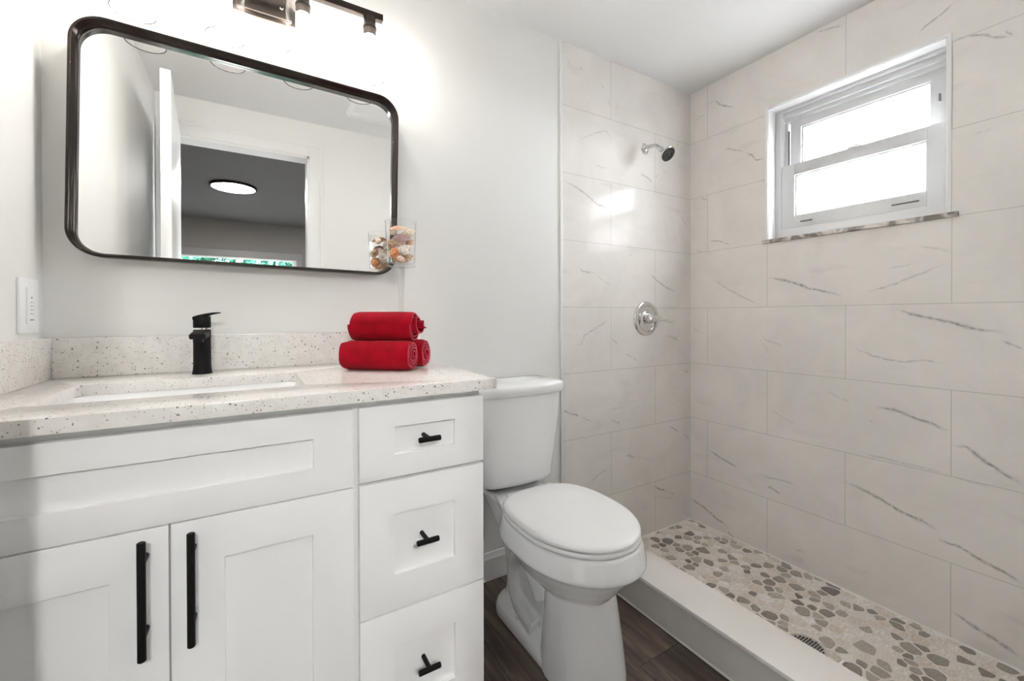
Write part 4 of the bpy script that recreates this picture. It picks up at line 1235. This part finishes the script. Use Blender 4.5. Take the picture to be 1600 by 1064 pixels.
# ------------------------------------------------------------------ switch on the left wall
SY, SZ = -.0955, 1.1065
sw = thing('timer_switch', 'white wall timer switch plate above the side splash', 'switch', (XL, SY, SZ))
bm = bm_new(); box(bm, XL, XL + .0065, SY - .050, SY + .050, SZ - .0645, SZ + .0645, .0028)
link('plate', bm, M['plastic'], sw)
bm = bm_new(); box(bm, XL + .005, XL + .0095, SY - .0215, SY + .0215, SZ - .043, SZ + .043, .0015)
bt = link('button_panel', bm, M['plastic'], sw)
bm = bm_new()
for z, w, h in ((.019, .005, .004), (-.0335, .020, .0022)): box(bm, XL + .0094, XL + .0098, SY - w / 2, SY + w / 2, SZ + z - h / 2, SZ + z + h / 2)
for i, z in enumerate((.008, -.001, -.010, -.019)):
    for yy, w in ((.007, .004), (-.003, .006)): box(bm, XL + .0094, XL + .0097, SY + yy - w / 2, SY + yy + w / 2, SZ + z - .0008, SZ + z + .0008)
link('printed_mark', bm, M['grey_mark'], bt)
for z in (-.0535, .0535):
    bm = bm_new(); rod(bm, (XL + .006, SY, SZ + z), (XL + .0072, SY, SZ + z), .003, 12)
    link('screw', bm, M['plastic'], sw)

# ------------------------------------------------------------------ seen only in the mirror
ef = thing('exhaust_fan', 'white square fan grille on the bathroom ceiling, seen in the mirror', 'exhaust fan', (-1.47, -1.11, ZC))
bm = bm_new(); loft(bm, [[(-1.47 + x, -1.11 + y, z) for x, y in rrect(w, w, .012, 4)] for w, z in ((.30, ZC), (.30, ZC - .006), (.27, ZC - .026), (.10, ZC - .028))])
link('grille_cover', bm, M['plastic'], ef)
bm = bm_new()
for i in range(8): box(bm, -1.60, -1.34, -1.005 - i * .028, -.999 - i * .028, ZC - .0285, ZC - .0255)
link('grille_slots', bm, M['ceiling'], ef)
BL = (-2.277, -3.62)
cl = thing('ceiling_light', 'round flush disc light glowing on the further room ceiling, seen in the mirror', 'ceiling light', (BL[0], BL[1], 2.40))
bm = bm_new(); lathe(bm, [(0, 2.40), (.200, 2.40), (.203, 2.397), (.203, 2.376), (.198, 2.372), (.186, 2.372), (.186, 2.38), (0, 2.38)], Matrix.Translation((BL[0], BL[1], 0)), 64)
link('rim', bm, M['bronze'], cl)
bm = bm_new(); lathe(bm, [(0, 2.3725), (.120, 2.3722), (.182, 2.374), (.185, 2.379), (0, 2.379)], Matrix.Translation((BL[0], BL[1], 0)), 64)
link('diffuser', bm, M['disc'], cl)
# tree outside the far window
tr = thing('tree', 'green leafy tree outside the far window, seen in the mirror', 'tree', (-2.3, -9.0, -.3))
bm = bm_new(); rnd = random.Random(2)
for i in range(8000):
    while True:
        p = Vector((rnd.uniform(-1, 1), rnd.uniform(-1, 1), rnd.uniform(-1, 1)))
        if p.length < 1: break
    c = Vector((-2.3 + p.x * 3.0, -9.0 + p.y * 1.3, 2.0 + p.z * 1.7))
    s = rnd.uniform(.08, .15)
    m3 = Matrix.Rotation(rnd.uniform(0, 6.3), 3, 'Z') @ Matrix.Rotation(rnd.uniform(-1.2, 1.2), 3, 'X') @ Matrix.Rotation(rnd.uniform(-1, 1), 3, 'Y')
    vs = [bm.verts.new(c + m3 @ Vector(q) * s) for q in ((0, -1, 0), (.5, 0, .12), (0, 1.2, 0), (-.5, 0, .12))]
    bm.faces.new(vs)
link('foliage', bm, M['leaf'], tr, smooth=0)
bm = bm_new(); tube(bm, spline([(-2.3, -9.0, -.3), (-2.25, -9.0, .4), (-2.35, -9.05, 1.3), (-2.3, -9.0, 2.4)], 5), [.16 - .006 * i for i in range(16)], 14)
link('trunk', bm, M['bark'], tr)
bm = bm_new(); box(bm, -16, 22, -26, 14, -.4, -.3)
struct('ground', bm, mat('light_dimming_ground', (.13, .13, .13), .9, vary=.2, vscale=2), label='unseen ground around the house, widened and greyed to dim light from below', cat='ground')  # unseen ground; extent and dark grey shaped to cut light from below
